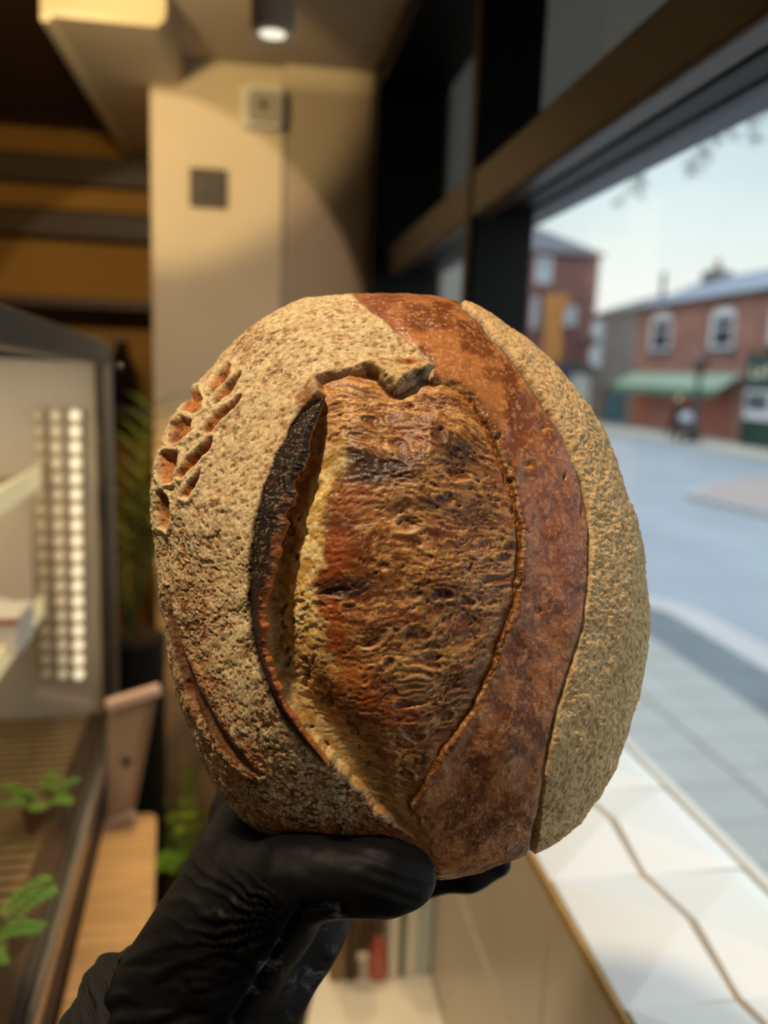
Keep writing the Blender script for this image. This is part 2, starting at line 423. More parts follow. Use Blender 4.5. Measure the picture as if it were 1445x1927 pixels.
# ---- wheat-ear cuts on the shoulder
CUTS = [[(392,735),(402,708),(428,686),(436,690),(428,712),(402,738)],
        [(398,757),(420,722),(452,700),(456,706),(434,738),(404,762)],
        [(343,772),(352,742),(372,732),(381,748),(378,768),(360,778)],
        [(378,812),(400,780),(440,752),(455,742),(452,756),(420,786),(390,816)],
        [(316,830),(326,800),(344,784),(362,790),(360,812),(342,832),(322,838)],
        [(333,896),(352,862),(388,828),(400,822),(394,842),(364,876),(342,902)],
        [(300,892),(304,858),(318,848),(336,850),(332,880),(326,908),(308,910)],
        [(342,935),(356,908),(378,880),(372,908),(356,940)],
        [(294,962),(296,926),(306,922),(318,936),(320,968),(312,1000),(300,992)]]
cut = np.zeros(len(x)); cdeep = np.zeros(len(x)); crim = np.zeros(len(x))
for c in CUTS:
    s_ = sdpoly(x+jx*6, y+jy*6, c); cut = np.maximum(cut, sstep(3, -4, s_)); cdeep = np.maximum(cdeep, sstep(1, -9, s_)); crim = np.maximum(crim, np.exp(-((s_-4)/5)**2))
D += -cdeep*.0030+crim*.0012*(1-cut)
D -= .0022*sstep(0, -12, sl_); D += .0007*np.exp(-((sl_-5)/6)**2)
dc, tc_, sc_ = poly_dist(x+jx*5, y, [(308,1010),(313,1080),(322,1160),(338,1240),(362,1320),(400,1400)]); D -= .0016*np.exp(-(dc/4.0)**2)
D *= sstep(math.radians(99), math.radians(90), PHI)
V1 = VB+NB*D[:, None]
# the ear's rim pushes the outer skin outwards; slight tuck of the foot is left to the base shape

# ---- colours (albedo of flour, bare crust, char, crumb; a painted sky reflection)
def C(*c): return np.array(lin(c))
def mixc(a, b, t): return a*(1-t[:, None])+b*t[:, None]
base_crust = mixc(np.tile(C(150,84,38), (len(x), 1)), C(96,48,22), sstep(.35, .7, n2))
flour = mixc(np.tile(C(222,199,156), (len(x), 1)), C(196,168,124), sstep(.35, .75, n1))
cov = .98-.34*sstep(1200, 1520, y)*(x < 900)-.30*np.exp(-((x-372)/40)**2-((y-1150)/150)**2)-.35*np.exp(-((x-455)/70)**2-((y-640)/40)**2)+.15*np.exp(-((x-480)/60)**2-((y-1010)/90)**2)
cov += .75*(fbm(gx/9, gy/9, 61, 4)-.5)+.38*(n2-.5)-.5*crack-.30*sstep(.5, .4, nf)
cov -= .7*np.exp(-(sl_/30)**2)*(sl_ > 0)*(sc_ > -2)*.4
cov = np.where(rightf > .5, 1.02+.40*(fbm(gx/9, gy/6, 63, 4)-.5)-.25*crack, cov)
cov = cov-.5*sstep(1520, 1600, y)*(x < 980)
flour = mixc(flour, mixc(np.tile(C(218,184,134), (len(x), 1)), C(184,146,96), sstep(.35, .75, n1)), rightf); cov = np.clip(sstep(.12, .86, cov), 0, 1)
base_f = mixc(np.tile(C(158,106,62), (len(x), 1)), C(116,72,42), sstep(.35, .7, n2)); base_f = mixc(base_f, base_crust, sstep(1300, 1540, y)*(1-rightf))
colf = mixc(base_f, flour, cov)
# rims and cuts
cutc = mixc(np.tile(C(186,112,44), (len(x), 1)), C(112,58,22), sstep(.3, .75, fbm(gx/14, gy/14, 65, 3)))
colf = mixc(colf, cutc, cut*(.80+.2*n1)); colf = mixc(colf, C(222,200,160), crim*(1-cut)*.5)
colf = mixc(colf, mixc(np.tile(C(112,56,22), (len(x), 1)), C(74,36,16), n2), leaf*.93)
# band
bb = mixc(np.tile(C(178,114,64), (len(x), 1)), C(118,64,32), sstep(.35, .68, fbm(gx/42, gy/42, 67, 5)))
pk = np.exp(-((x-1045)/70)**2-((y-985)/190)**2)+.7*np.exp(-((x-700)/80)**2-((y-585)/50)**2)  # right-hand patch paints a pinkish sky reflection into the crust colour
bb = mixc(bb, C(150,92,72), np.clip(pk, 0, 1)*.75)
bb = mixc(bb, C(205,150,104), sstep(.54, .70, fbm(gx/6, gy/6, 69, 3))*.55*sstep(.3, .6, n2+.15))
bb = mixc(bb, C(98,46,26), sstep(.58, .72, fbm(gx/11, gy/14, 70, 4))*.6*sstep(800, 980, y))
for a, b, c, d in pits[:2]: bb = mixc(bb, C(200,140,60), np.exp(-((x-a)/c)**2-((y-b)/d)**2))
bb = mixc(bb, C(70,34,18), np.exp(-(df/5)**2)*.85)
bb = mixc(bb, C(84,42,20), np.exp(-(dr/11)**2)*.5)
colf = mixc(colf, bb, bandm*(1-rightf))
# opening
oi = mixc(np.tile(C(194,132,70), (len(x), 1)), C(122,64,26), sstep(.34, .62, fib2))
oi = mixc(oi, C(150,98,64), sstep(820, 960, x)*.5)
oi = mixc(oi, C(224,176,108), sstep(.55, .70, fib3)*.55); oi = mixc(oi, C(96,44,16), sstep(.46, .30, fib3)*.55); oi = mixc(oi, C(222,176,112), sstep(.57, .74, fib)*.40)
oi = mixc(oi, C(92,42,14), sstep(.46, .27, fib)*.90)
wv4, wr4 = worley(wx/11, wy/5.5, 54); oi = mixc(oi, C(236,186,118), (wr4 > .66)*np.exp(-((wv4-.36)/.10)**2)*.55); oi = mixc(oi, C(84,38,14), (wr4 > .66)*sstep(.26, .1, wv4)*.5); D4 = (wr4 > .66)*sstep(.4, .1, wv4); oi = mixc(oi, C(98,46,16), sstep(.50, .68, fbm(wx/130, wy/34, 77, 4))*.55); rust = np.exp(-((e_in-152)/36)**2)*inn*fade*(.55+.9*(fbm(wx/60, wy/22, 71, 3)-.3))
oi = mixc(oi, C(150,66,12), np.clip(rust, 0, 1)*.85)
oi = mixc(oi, C(104,48,18), np.clip(hole*.6+pore*.45, 0, 1)); oi = mixc(oi, C(226,180,116), holer*.45)
def blob(cx, cy, sx, sy): return np.exp(-((x-cx)/sx)**2-((y-cy)/sy)**2)
ch = 1.0*blob(712, 888, 88, 27)+.75*blob(650, 862, 40, 16)+.95*blob(652, 1104, 58, 19)+.6*blob(860, 845, 50, 34)+.5*blob(790, 952, 120, 22)+.5*blob(640, 985, 60, 18)+.45*blob(820, 1110, 90, 26)+.35*blob(900, 1000, 50, 60)+.35*blob(700, 1190, 110, 20)+.3*blob(790, 1290, 90, 30)
ch = np.clip(ch*(.45+1.1*fbm(wx/50, wy/9, 73, 4))*1.7-.12, 0, 1)
oi = mixc(oi, C(46,20,12), ch*.93)
low = sstep(1330, 1560, y); oi = mixc(oi, mixc(np.tile(C(176,112,44), (len(x), 1)), C(120,66,24), n2), low*.75)
oi = mixc(oi, C(48,20,8), blob(797, 1432, 9, 26)*.95); 
cream = inn*sstep(136, 104, e_in+60*(n2-.5))*fade*sstep(1300, 1120, y-30*n3)
cream = np.maximum(cream, inn*sstep(84, 40, e_in+30*(n2-.5))*fade*.6)
oi = mixc(oi, mixc(np.tile(C(236,212,150), (len(x), 1)), C(196,150,70), sstep(.35, .7, fbm(gx/14, gy/9, 75, 3))), np.clip(cream, 0, 1)*.92)
oi = mixc(oi, C(120,76,30), web*sstep(.40, .1, wv3)*(wr3 > .66)*.6)
oi = mixc(oi, mixc(np.tile(C(214,132,44), (len(x), 1)), C(96,44,14), sstep(.4, .6, nf)), np.clip(rdg*1.1, 0, 1)*.85)
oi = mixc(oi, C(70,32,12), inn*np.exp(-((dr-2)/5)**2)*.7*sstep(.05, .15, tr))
oi = mixc(oi, C(200,140,66), inn*sstep(34, 6, dt)*.5)
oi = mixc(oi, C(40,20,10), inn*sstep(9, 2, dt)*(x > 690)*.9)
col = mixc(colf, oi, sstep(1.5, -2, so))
col = mixc(col, mixc(np.tile(C(206,176,122), (len(x), 1)), C(150,96,48), sstep(.5, .3, n1)), flapm*.9)
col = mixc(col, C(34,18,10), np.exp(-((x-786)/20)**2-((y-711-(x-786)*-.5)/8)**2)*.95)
col = mixc(col, C(168,88,26), FLP2*.9)
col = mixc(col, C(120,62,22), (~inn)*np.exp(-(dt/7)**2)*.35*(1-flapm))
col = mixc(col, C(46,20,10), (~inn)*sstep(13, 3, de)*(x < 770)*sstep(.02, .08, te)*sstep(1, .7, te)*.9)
# scorched patch at the tip of the ear
col = mixc(col, mixc(np.tile(C(168,92,34), (len(x), 1)), C(60,28,12), n1), np.exp(-((x-584)/20)**2-((y-758)/24)**2)*.9)
col = np.clip(col, .004, .95)
gloss = np.where(inn, .43, .88*np.clip(cov, 0, 1)+.50*(1-np.clip(cov, 0, 1)))
gloss = gloss*(1-bandm*(1-rightf))+.30*bandm*(1-rightf); gloss = np.where(cream > .4, .75, gloss)

def crust_shader(name, bump):
    m = bpy.data.materials.new(name); m.use_nodes = True
    nt = m.node_tree; Nn = nt.nodes; L = nt.links; b = Nn['Principled BSDF']
    a = Nn.new('ShaderNodeAttribute'); a.attribute_name = 'col'
    g = Nn.new('ShaderNodeAttribute'); g.attribute_name = 'gloss'
    tc = Nn.new('ShaderNodeTexCoord')
    t = Nn.new('ShaderNodeTexNoise'); t.inputs['Scale'].default_value = 900; t.inputs['Detail'].default_value = 3
    L.new(tc.outputs['Object'], t.inputs['Vector'])
    mr = Nn.new('ShaderNodeMapRange'); mr.inputs['From Min'].default_value = .3; mr.inputs['From Max'].default_value = .7; mr.inputs['To Min'].default_value = .78; mr.inputs['To Max'].default_value = 1.18
    L.new(t.outputs['Fac'], mr.inputs[0])
    mx = Nn.new('ShaderNodeMix'); mx.data_type = 'RGBA'; mx.blend_type = 'MULTIPLY'; mx.inputs['Factor'].default_value = 1
    L.new(a.outputs['Color'], mx.inputs['A']); L.new(mr.outputs[0], mx.inputs['B']); L.new(mx.outputs['Result'], b.inputs['Base Color'])
    L.new(g.outputs['Fac'], b.inputs['Roughness'])
    b.inputs['Specular IOR Level'].default_value = .42
    bp = Nn.new('ShaderNodeBump'); bp.inputs['Strength'].default_value = bump; bp.inputs['Distance'].default_value = .0006
    L.new(t.outputs['Fac'], bp.inputs['Height']); L.new(bp.outputs[0], b.inputs['Normal'])
    return m
M_CRUST = crust_shader('floured_crust', .55); M_CRUMB = crust_shader('torn_crumb', .5); M_EAR = crust_shader('burnt_ear', .8)
loaf = empty('sourdough_loaf', LO-lw*HB, 'large oval sourdough loaf with floured crust, split open and held upright by the gloved hand', 'bread')
# close the back of the loaf with rings
ring = np.concatenate([gi[:, 0], gi[-1, 1:], gi[-2::-1, -1], gi[0, -2:0:-1]])
rv = [V1]; rq = []; prev = ring; nn = len(V1); thr = TH[ring]
for k, ph in enumerate(np.radians(np.linspace(104, 179.6, 16))):
    P = basept(thr, np.full(len(thr), ph), RAD); cur = np.arange(nn, nn+len(ring)); nn += len(ring); rv.append(P)
    rq.append(np.stack([prev, np.roll(prev, -1), np.roll(cur, -1), cur], 1)); prev = cur
VA = np.concatenate(rv); QB = np.concatenate(rq); nx = len(VA)-len(V1)
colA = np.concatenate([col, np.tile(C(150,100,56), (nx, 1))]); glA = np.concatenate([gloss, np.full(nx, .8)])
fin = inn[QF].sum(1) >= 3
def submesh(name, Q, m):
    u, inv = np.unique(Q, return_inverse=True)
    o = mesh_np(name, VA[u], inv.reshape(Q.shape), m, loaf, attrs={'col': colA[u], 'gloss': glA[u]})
    o.data.normals_split_custom_set_from_vertices(NALL[u].tolist()); return o
# orientation of the grid faces
fn = np.cross(VA[QF[:, 2]]-VA[QF[:, 0]], VA[QF[:, 3]]-VA[QF[:, 1]]); 
if ((fn*(VA[QF[:, 0]]-LO)).sum(1) < 0).mean() > .5: QF = QF[:, ::-1]
fn = np.cross(VA[QB[:, 2]]-VA[QB[:, 0]], VA[QB[:, 3]]-VA[QB[:, 1]])
if ((fn*(VA[QB[:, 0]]-LO)).sum(1) < 0).mean() > .5: QB = QB[:, ::-1]
NALL = vnormals(VA, np.concatenate([QF, QB]))
submesh('crust', np.concatenate([QF[~fin], QB]), M_CRUST)
submesh('score_opening', QF[fin], M_CRUMB)

# ---- the ear: a thick scorched lip curling out over the opening
front = PHI < math.radians(86)
BINS = 3.0; bw = int(1445/BINS)+2; bh = int(1927/BINS)+2
bi = (np.clip((y/BINS), 0, bh-1).astype(int)*bw+np.clip((x/BINS), 0, bw-1).astype(int))[front]
cntb = np.bincount(bi, minlength=bw*bh)
PB = np.stack([np.bincount(bi, VB[front][:, c], bw*bh) for c in range(3)], 1)/np.maximum(cntb, 1)[:, None]
NBm = np.stack([np.bincount(bi, NB[front][:, c], bw*bh) for c in range(3)], 1)/np.maximum(cntb, 1)[:, None]
def surf(px, py):
    i = np.clip(py/BINS, 0, bh-1).astype(int)*bw+np.clip(px/BINS, 0, bw-1).astype(int)
    n = NBm[i]; n = n/(np.linalg.norm(n, axis=1)[:, None]+1e-9)
    p = PB[i]; d = (p*n).sum(1); r = (np.stack([(px-CX)/F, -(py-CY)/F, -np.ones_like(px)], 1)@R.T)
    return r*(d/(r*n).sum(1))[:, None], n
E_ = crom([(611,752),(585,772),(558,806),(533,852),(510,908),(494,965),(485,1025),(480,1085),(479,1140),(484,1195),(497,1250),(518,1305),(548,1355),(585,1400),(620,1436)], 420)
wk = np.interp(np.linspace(0, 1, 420), [0, .03, .08, .2, .32, .42, .52, .62, .75, .9, 1], [5, 20, 38, 62, 70, 64, 52, 40, 32, 22, 4])
tk = np.linspace(0, 1, 420)
wk = wk*(1+.22*(fbm(tk*40, tk*0, 81, 3)-.5)*2)
tang = np.gradient(E_, axis=0); tang /= np.linalg.norm(tang, axis=1)[:, None]; nrm = np.stack([tang[:, 1], -tang[:, 0]], 1)
if nrm[200, 0] < 0: nrm = -nrm
K = 40; sec_s = []; sec_h = []; top = []
for k in range(K):                                   # closed cross-section: out along the top, back along the underside
    if k < 24: s_ = k/23; h_ = .0016+.0098*math.sin(min(1, s_*1.12)*PI*.5)*s_**.35-.0022*max(0, s_-.82)/.18; top.append(1)
    else: s_ = 1-(k-24)/15; h_ = .0016+.0098*math.sin(min(1, s_*1.12)*PI*.5)*s_**.35-.0022*max(0, s_-.82)/.18-(.0030+.0085*(1-s_)**.7); top.append(0)
    sec_s.append(s_*1.0-.14); sec_h.append(h_)
sec_s = np.array(sec_s); sec_h = np.array(sec_h); top = np.array(top)
px = E_[:, 0][:, None]+nrm[:, 0][:, None]*wk[:, None]*sec_s[None]; py = E_[:, 1][:, None]+nrm[:, 1][:, None]*wk[:, None]*sec_s[None]
Ps, Ns = surf(px.ravel(), py.ravel())
hs = (sec_h[None]*(.35+.65*np.minimum(1, wk/50)[:, None])).ravel()
Tk = np.repeat(tk, K); Sk = np.tile(sec_s, 420); Lk = np.repeat(np.concatenate([[0], np.cumsum(np.hypot(*np.diff(E_, axis=0).T))]), K)
gr = fbm(Lk/5, Sk*wk.repeat(K)/5, 83, 3)-.5
VE = Ps+Ns*(hs+gr*.0009)[:, None]
gE = np.arange(420*K).reshape(420, K); QE = np.stack([gE[:-1], np.roll(gE, -1, 1)[:-1], np.roll(gE, -1, 1)[1:], gE[1:]], -1).reshape(-1, 4)
QE = QE[:, ::-1]
ce = mixc(np.tile(C(22,11,9), (len(Tk), 1)), C(56,24,14), sstep(.56, .75, fbm(Lk/9, Sk*6, 85, 3)))
ce = mixc(ce, C(110,48,18), sstep(.42, .8, Tk)*.75*sstep(.25, .6, Sk)); ce = mixc(ce, C(176,96,34), sstep(.60, .90, Sk+.4*(fbm(Lk/14, Sk*3, 86, 3)-.5))*sstep(.22, .5, Tk)*.8)
ce = mixc(ce, C(226,196,150), sstep(.80, .86, fbm(Lk/2.2, Sk*wk.repeat(K)/2.2, 88, 1))*.4*(Tk < .5))
ce = mixc(ce, C(188,120,52), np.tile(1-top, 420)*.8)
tag(mesh_np('ear', VE, QE, M_EAR, loaf, attrs={'col': np.clip(ce, .004, .9), 'gloss': np.full(len(Tk), .6)}), 'scorched black crust ear lifted along the split')

# ================================================================== THE GLOVED HAND
def glove_shader():
    m = bpy.data.materials.new('black_nitrile'); m.use_nodes = True
    nt = m.node_tree; Nn = nt.nodes; L = nt.links; b = Nn['Principled BSDF']
    a = Nn.new('ShaderNodeAttribute'); a.attribute_name = 'flour'
    tc = Nn.new('ShaderNodeTexCoord'); t = Nn.new('ShaderNodeTexNoise'); t.inputs['Scale'].default_value = 420; t.inputs['Detail'].default_value = 5
    L.new(tc.outputs['Object'], t.inputs['Vector'])
    mu = Nn.new('ShaderNodeMath'); mu.operation = 'MULTIPLY'; L.new(a.outputs['Fac'], mu.inputs[0]); L.new(t.outputs['Fac'], mu.inputs[1])
    mr = Nn.new('ShaderNodeMapRange'); mr.inputs['From Min'].default_value = .2; mr.inputs['From Max'].default_value = .62; L.new(mu.outputs[0], mr.inputs[0])
    mx = Nn.new('ShaderNodeMix'); mx.data_type = 'RGBA'
    mx.inputs['A'].default_value = (.0045, .0042, .0048, 1); mx.inputs['B'].default_value = (.20, .19, .19, 1)
    L.new(mr.outputs[0], mx.inputs['Factor']); L.new(mx.outputs['Result'], b.inputs['Base Color'])
    b.inputs['Roughness'].default_value = .50; b.inputs['Specular IOR Level'].default_value = .10
    t2 = Nn.new('ShaderNodeTexNoise'); t2.inputs['Scale'].default_value = 1500; L.new(tc.outputs['Object'], t2.inputs['Vector'])
    bp = Nn.new('ShaderNodeBump'); bp.inputs['Strength'].default_value = .25; bp.inputs['Distance'].default_value = .0003
    L.new(t2.outputs['Fac'], bp.inputs['Height']); L.new(bp.outputs[0], b.inputs['Normal'])
    return m
M_GLOVE = glove_shader()
def H(px, py, d): return atD(px, py, d)
prims = []
def chain(pts):                                       # pts: (px, py, depth, radius)
    for p, q in zip(pts[:-1], pts[1:]): prims.append((H(*p[:3]), H(*q[:3]), p[3], q[3]))
chain([(300,1985,.378,.036),(352,1880,.378,.0335),(415,1770,.382,.0315),(478,1660,.395,.0305),(490,1590,.425,.026)])   # wrist and palm
chain([(395,1990,.395,.033),(470,1850,.402,.0280),(560,1740,.412,.0235),(612,1700,.425,.016)])                          # heel of the hand
chain([(430,1790,.372,.027),(500,1700,.366,.0245),(560,1655,.358,.0175)])                                              # ball of the thumb
chain([(545,1655,.354,.0175),(610,1648,.350,.0137),(680,1648,.348,.0133),(735,1650,.347,.0131),(772,1652,.347,.0106)])  # thumb in front
chain([(478,1640,.410,.030),(485,1560,.446,.022),(470,1490,.468,.0135)])
chain([(452,1530,.460,.017),(468,1470,.472,.0120),(520,1350,.478,.0105),(560,1262,.480,.0092),(580,1205,.480,.0078)])    # index
chain([(500,1580,.462,.019),(580,1440,.482,.0118),(660,1310,.484,.0105),(715,1222,.483,.0094),(748,1165,.482,.0080)])    # middle
chain([(540,1620,.458,.017),(660,1520,.480,.0114),(770,1410,.483,.0100),(840,1340,.482,.0090),(885,1290,.481,.0076)])    # ring
chain([(580,1660,.440,.0150),(690,1650,.452,.0108),(800,1644,.452,.0100),(880,1637,.448,.0095),(938,1625,.445,.0072)])   # little finger under the loaf
VH, QH = roundcones(prims, .0013, .012)
VH = smooth_verts(VH, QH, 6)
NH = vnormals(VH, QH)
if (NH*(VH-VH.mean(0))).sum() < 0: QH = QH[:, ::-1]; NH = -NH
hx, hy = proj(VH)
cxx, cyy = 566, 1706                                  # the crease at the root of the thumb, from which the folds of the glove fan out
ang = np.arctan2(hy-cyy, cxx-hx); rad_ = np.hypot(hx-cxx, hy-cyy)
bend = ang+.0016*rad_+.25*(fbm(hx/60, hy/60, 91, 3)-.5)
win = sstep(20, 70, rad_)*sstep(290, 110, rad_)*sstep(-.75, -.2, ang)*sstep(1.35, .6, ang)
facing = (NH*(-VH)).sum(1)/np.linalg.norm(VH, axis=1); fr_ = sstep(.0, .4, facing)
dd = win*fr_*np.maximum(0, np.sin(bend*36+5*fbm(hx/90, hy/90, 92, 2)))**1.5*.0021*(.6+.8*fbm(hx/40, hy/40, 93, 2))
ddc, _, _ = poly_dist(hx, hy, [(640,1708),(600,1702),(566,1708),(545,1745),(515,1800),(480,1860),(440,1925)])
dd -= .0030*np.exp(-(ddc/7)**2)*sstep(700, 600, hx)
dd += (fbm(hx/55, hy/30, 94, 3)-.5)*.0010*fr_+.0011*fr_*sstep(1720, 1850, hy)*np.sin((hy+.45*hx+40*fbm(hx/70, hy/70, 95, 2))/9.0)*sstep(.45, .6, fbm(hx/110, hy/40, 96, 2))
thl = np.exp(-((hx-740)/70)**2)*np.sin((hy-.33*hx)/4.6)*.00028*(hy > 1560); dd += thl*fr_
VH = VH+NH*dd[:, None]
fl = np.exp(-(((hx-(566-(hy-1706)*.55))/26)**2))*sstep(1730, 1800, hy)*sstep(1905, 1850, hy)*.9
fl += .8*sstep(480, 560, hx)*sstep(1780, 1860, hy+.3*(hx-500))*fbm(hx/22, hy/22, 97, 4)
fl += .75*np.exp(-((hx-645)/22)**2-((hy-1718)/16)**2)+.55*np.exp(-((hx-610)/30)**2-((hy-1770)/60)**2)
fl += .3*np.exp(-((hy-1706-.0*hx)/5)**2)*(hx > 600)*(hx < 720)
fl = np.clip(fl*sstep(.3, .62, fbm(hx/30, hy/18, 98, 4)), 0, 1)
hand = mesh_np('gloved_hand', VH, QH, M_GLOVE, None, attrs={'flour': fl})
tag(hand, 'hand in a wrinkled black nitrile glove gripping the sourdough loaf from below', 'hand')
# loose black cuff and sleeve below the wrist
axis_pts = [np.array(H(392,1890,.384)), np.array(H(368,1935,.384)), np.array(H(338,1990,.384)), np.array(H(300,2070,.386)), np.array(H(230,2230,.39)), np.array(H(150,2420,.40))]
ax = crom(axis_pts, 90); ta = np.gradient(ax, axis=0); ta /= np.linalg.norm(ta, axis=1)[:, None]
vd = -ax/np.linalg.norm(ax, axis=1)[:, None]; s1 = np.cross(ta, vd); s1 /= np.linalg.norm(s1, axis=1)[:, None]; s2 = np.cross(s1, ta)
KS = 120; t_ = np.linspace(0, 2*PI, KS, endpoint=False); VS = []
for i in range(90):
    u = i/89; r0 = .0400+.010*sstep(0, .25, np.array(u))-.0015*math.cos(u*60)*(u < .5)
    w_ = .0016*np.sin(5*t_+9*u)+.0012*np.sin(9*t_-40*u)+.0018*(fbm(np.cos(t_)*2+u*14, np.sin(t_)*2+3+u*4, 99, 3)-.5)*2
    w_ = w_+.0016*np.sin(u*70+2.2*np.sin(t_*2))
    VS.append(ax[i]+s1[i]*((1.12*(r0+w_))*np.cos(t_))[:, None]+s2[i]*((.90*(r0+w_))*np.sin(t_))[:, None])
VS = np.concatenate(VS); gS = np.arange(90*KS).reshape(90, KS)
QS = np.stack([gS[:-1], np.roll(gS, -1, 1)[:-1], np.roll(gS, -1, 1)[1:], gS[1:]], -1).reshape(-1, 4)
sx_, sy_ = proj(VS)
M_SLEEVE = mat('black_sleeve_fabric', (6, 6, 7), .75, noise=.3, nscale=120, bump=.3, bscale=900)
slv = mesh_np('sleeve', VS, QS, M_SLEEVE, hand, attrs=None, off=np.array(hand.location))
so_ = slv.modifiers.new('cloth_thickness', 'SOLIDIFY'); so_.thickness = .0012; so_.offset = -1

# ================================================================== THE ROOM
ZF, ZC = -1.75, .885
XI, XG = .394, .525                                  # inner face of the window frame, pane
M_CREAM = mat('cream_plaster', (200, 182, 154), .75, noise=.05, nscale=3, bump=.06, bscale=90)
M_CEIL = mat('warm_white_ceiling', (176, 160, 140), .8, noise=.04, nscale=2)
M_AMBER = mat('ochre_paint', (128, 92, 28), .8, noise=.08, nscale=2)
M_BROWN = mat('dark_brown_timber', (46, 24, 12), .6, noise=.25, nscale=6, stretch=(1, 8, 8))
M_FRAME = mat('black_window_paint', (11, 10, 13), .42, noise=.15, nscale=5, bump=.05, bscale=40, spec=.22)
M_FRAMEB = mat('warm_lit_window_paint', (62, 45, 34), .38, noise=.2, nscale=5, bump=.05, bscale=40)
M_TILE = mat('white_glazed_tile', (236, 234, 230), .22, noise=.02, nscale=6)
M_TILEB = mat('beige_glazed_tile', (204, 192, 172), .28, noise=.04, nscale=5)
M_GROUT = mat('gold_grout', (186, 150, 92), .7, noise=.1, nscale=60)
M_GLASS = glass_mat('window_glass', refl=.8)
M_CASEGL = glass_mat('case_glass', tint=(248, 248, 247), refl=.45, ior=1.45)
M_WOOD = mat('honey_oak', (198, 152, 96), .45, noise=.22, nscale=7, stretch=(1.2, 14, 14), bump=.08, bscale=60)
M_FLOORW = mat('brown_floor_boards', (92, 64, 42), .5, noise=.3, nscale=5, stretch=(14, 1, 1))
M_STEEL = mat('brushed_steel', (120, 112, 104), .35, metal=.8, noise=.1, nscale=30, stretch=(1, 1, 12))
M_DKMETAL = mat('dark_grey_metal', (52, 49, 47), .42, metal=.3, noise=.1, nscale=20)
M_BLACK = mat('matt_black', (18, 17, 17), .6, noise=.15, nscale=20)
M_WHITE = mat('white_plastic', (214, 208, 198), .45, noise=.03, nscale=10)
M_BRASS = mat('antique_brass', (48, 34, 12), .6, metal=.0, noise=.15, nscale=40)

def struct(o): o['kind'] = 'structure'; return o
struct(MB().box(-2.6, .56, -2.3, 3.6, ZF-.06, ZF).build('floor', M_FLOORW))
struct(MB().box(-.36, .60, -2.3, 2.72, ZC, ZC+.06).build('ceiling', M_CEIL))
struct(MB().box(-2.6, -.36, -2.3, 3.6, ZC, ZC+.06).build('ceiling_recess', M_BROWN))
struct(MB().box(-2.66, -.18, 3.5, 3.6, ZF, ZC).build('wall_back', M_AMBER))
struct(MB().box(-2.7, -2.6, -2.3, 3.6, ZF, ZC).build('wall_left', M_AMBER))
struct(MB().box(-2.7, .60, -2.4, -2.3, ZF-.06, ZC+.06).build('wall_near', M_CREAM))
# pillar and the wall beside it
p0 = atY(288, 700, 2.6)[0]; p1 = atY(531, 500, 2.6)[0]
struct(MB().box(p0, p1, 2.6, 3.5, ZF, ZC).build('wall_pillar', M_CREAM, bevel=.006))
struct(MB().box(p1, .60, 2.616, 2.80, ZF-.5, ZC).build('wall_right', mat('shaded_plaster', (158, 140, 120), .75, noise=.05, nscale=3)))  # plaster colour darkened to hold the shade beside the pillar
struct(MB().box(p0-.008, p1+.008, 2.585, 2.6, ZF, atY(340, 1640, 2.59)[2]).build('baseboard_pillar', M_BLACK))
co = MB(); co.prism([(p1, 2.616, ZC), (p1, 2.576, ZC), (p1, 2.580, ZC-.022), (p1, 2.592, ZC-.045), (p1, 2.608, ZC-.06), (p1, 2.616, ZC-.062)], 'x', (XI-p1, 0, 0))
struct(co.build('trim_1', M_CREAM))
# bands on the far wall of the recess
def band(y0, y1, m, name, d=.02):
    a = atY(140, y0, 3.48)[2]; b = atY(140, y1, 3.48)[2]
    struct(MB().box(-2.6, p0-.001, 3.5-d, 3.5, b, a).build(name, m, bevel=.004))
band(300, 354, M_BROWN, 'trim_2', .10); band(356, 398, M_AMBER, 'trim_3', .06); band(402, 450, M_BROWN, 'trim_4', .08)
# downstand beam ending over the counter, rounded lower right corner
b0 = atZ(97, 62, .80); b1 = atZ(312, 52, .80); yb = b1[1]; r_ = .034
prof = [(b0[0], yb, ZC), (b0[0], yb, .80-.012), (b0[0]+.018, yb, .80-.012), (b0[0]+.026, yb, .80), ]
prof += [(b1[0]-r_+r_*math.sin(a), yb, .80+r_-r_*math.cos(a)) for a in np.linspace(0, PI/2, 9)]+[(b1[0], yb, ZC)]
struct(MB().prism(prof, 'y', (0, 3.5-yb, 0)).build('trim_5', M_CREAM))

# ------------------------------------------------------------------ window
win = empty('window_1', (XI, -1.0, -.52), 'tall black framed shop window along the street side of the bakery', 'window', kind='structure')
YM = 1.487; YJ = 2.47; YN = -1.6
def fr(name, boxes, m, bev=.004):
    b = MB()
    for q in boxes: b.box(*q)
    o = b.build(name, m, win, bevel=bev); return o
SZ = -.52
fr('mullion', [(XI, .508, YM, YM+.06, SZ, ZC), (XI-.006, XI+.004, YM+.004, YM+.05, SZ, ZC)], M_FRAME)
fr('jamb', [(.345, XG+.03, YJ, YJ+.16, SZ, ZC)], M_FRAME)
fr('jamb', [(.345, XG+.03, YN-.16, YN, SZ-.6, ZC)], M_FRAME)
fr('mullion', [(XI, XG+.03, -.62, -.56, SZ, ZC)], M_FRAME)
fr('head_rail', [(.352, XG+.03, YN, YJ+.14, .815, ZC)], M_FRAME)
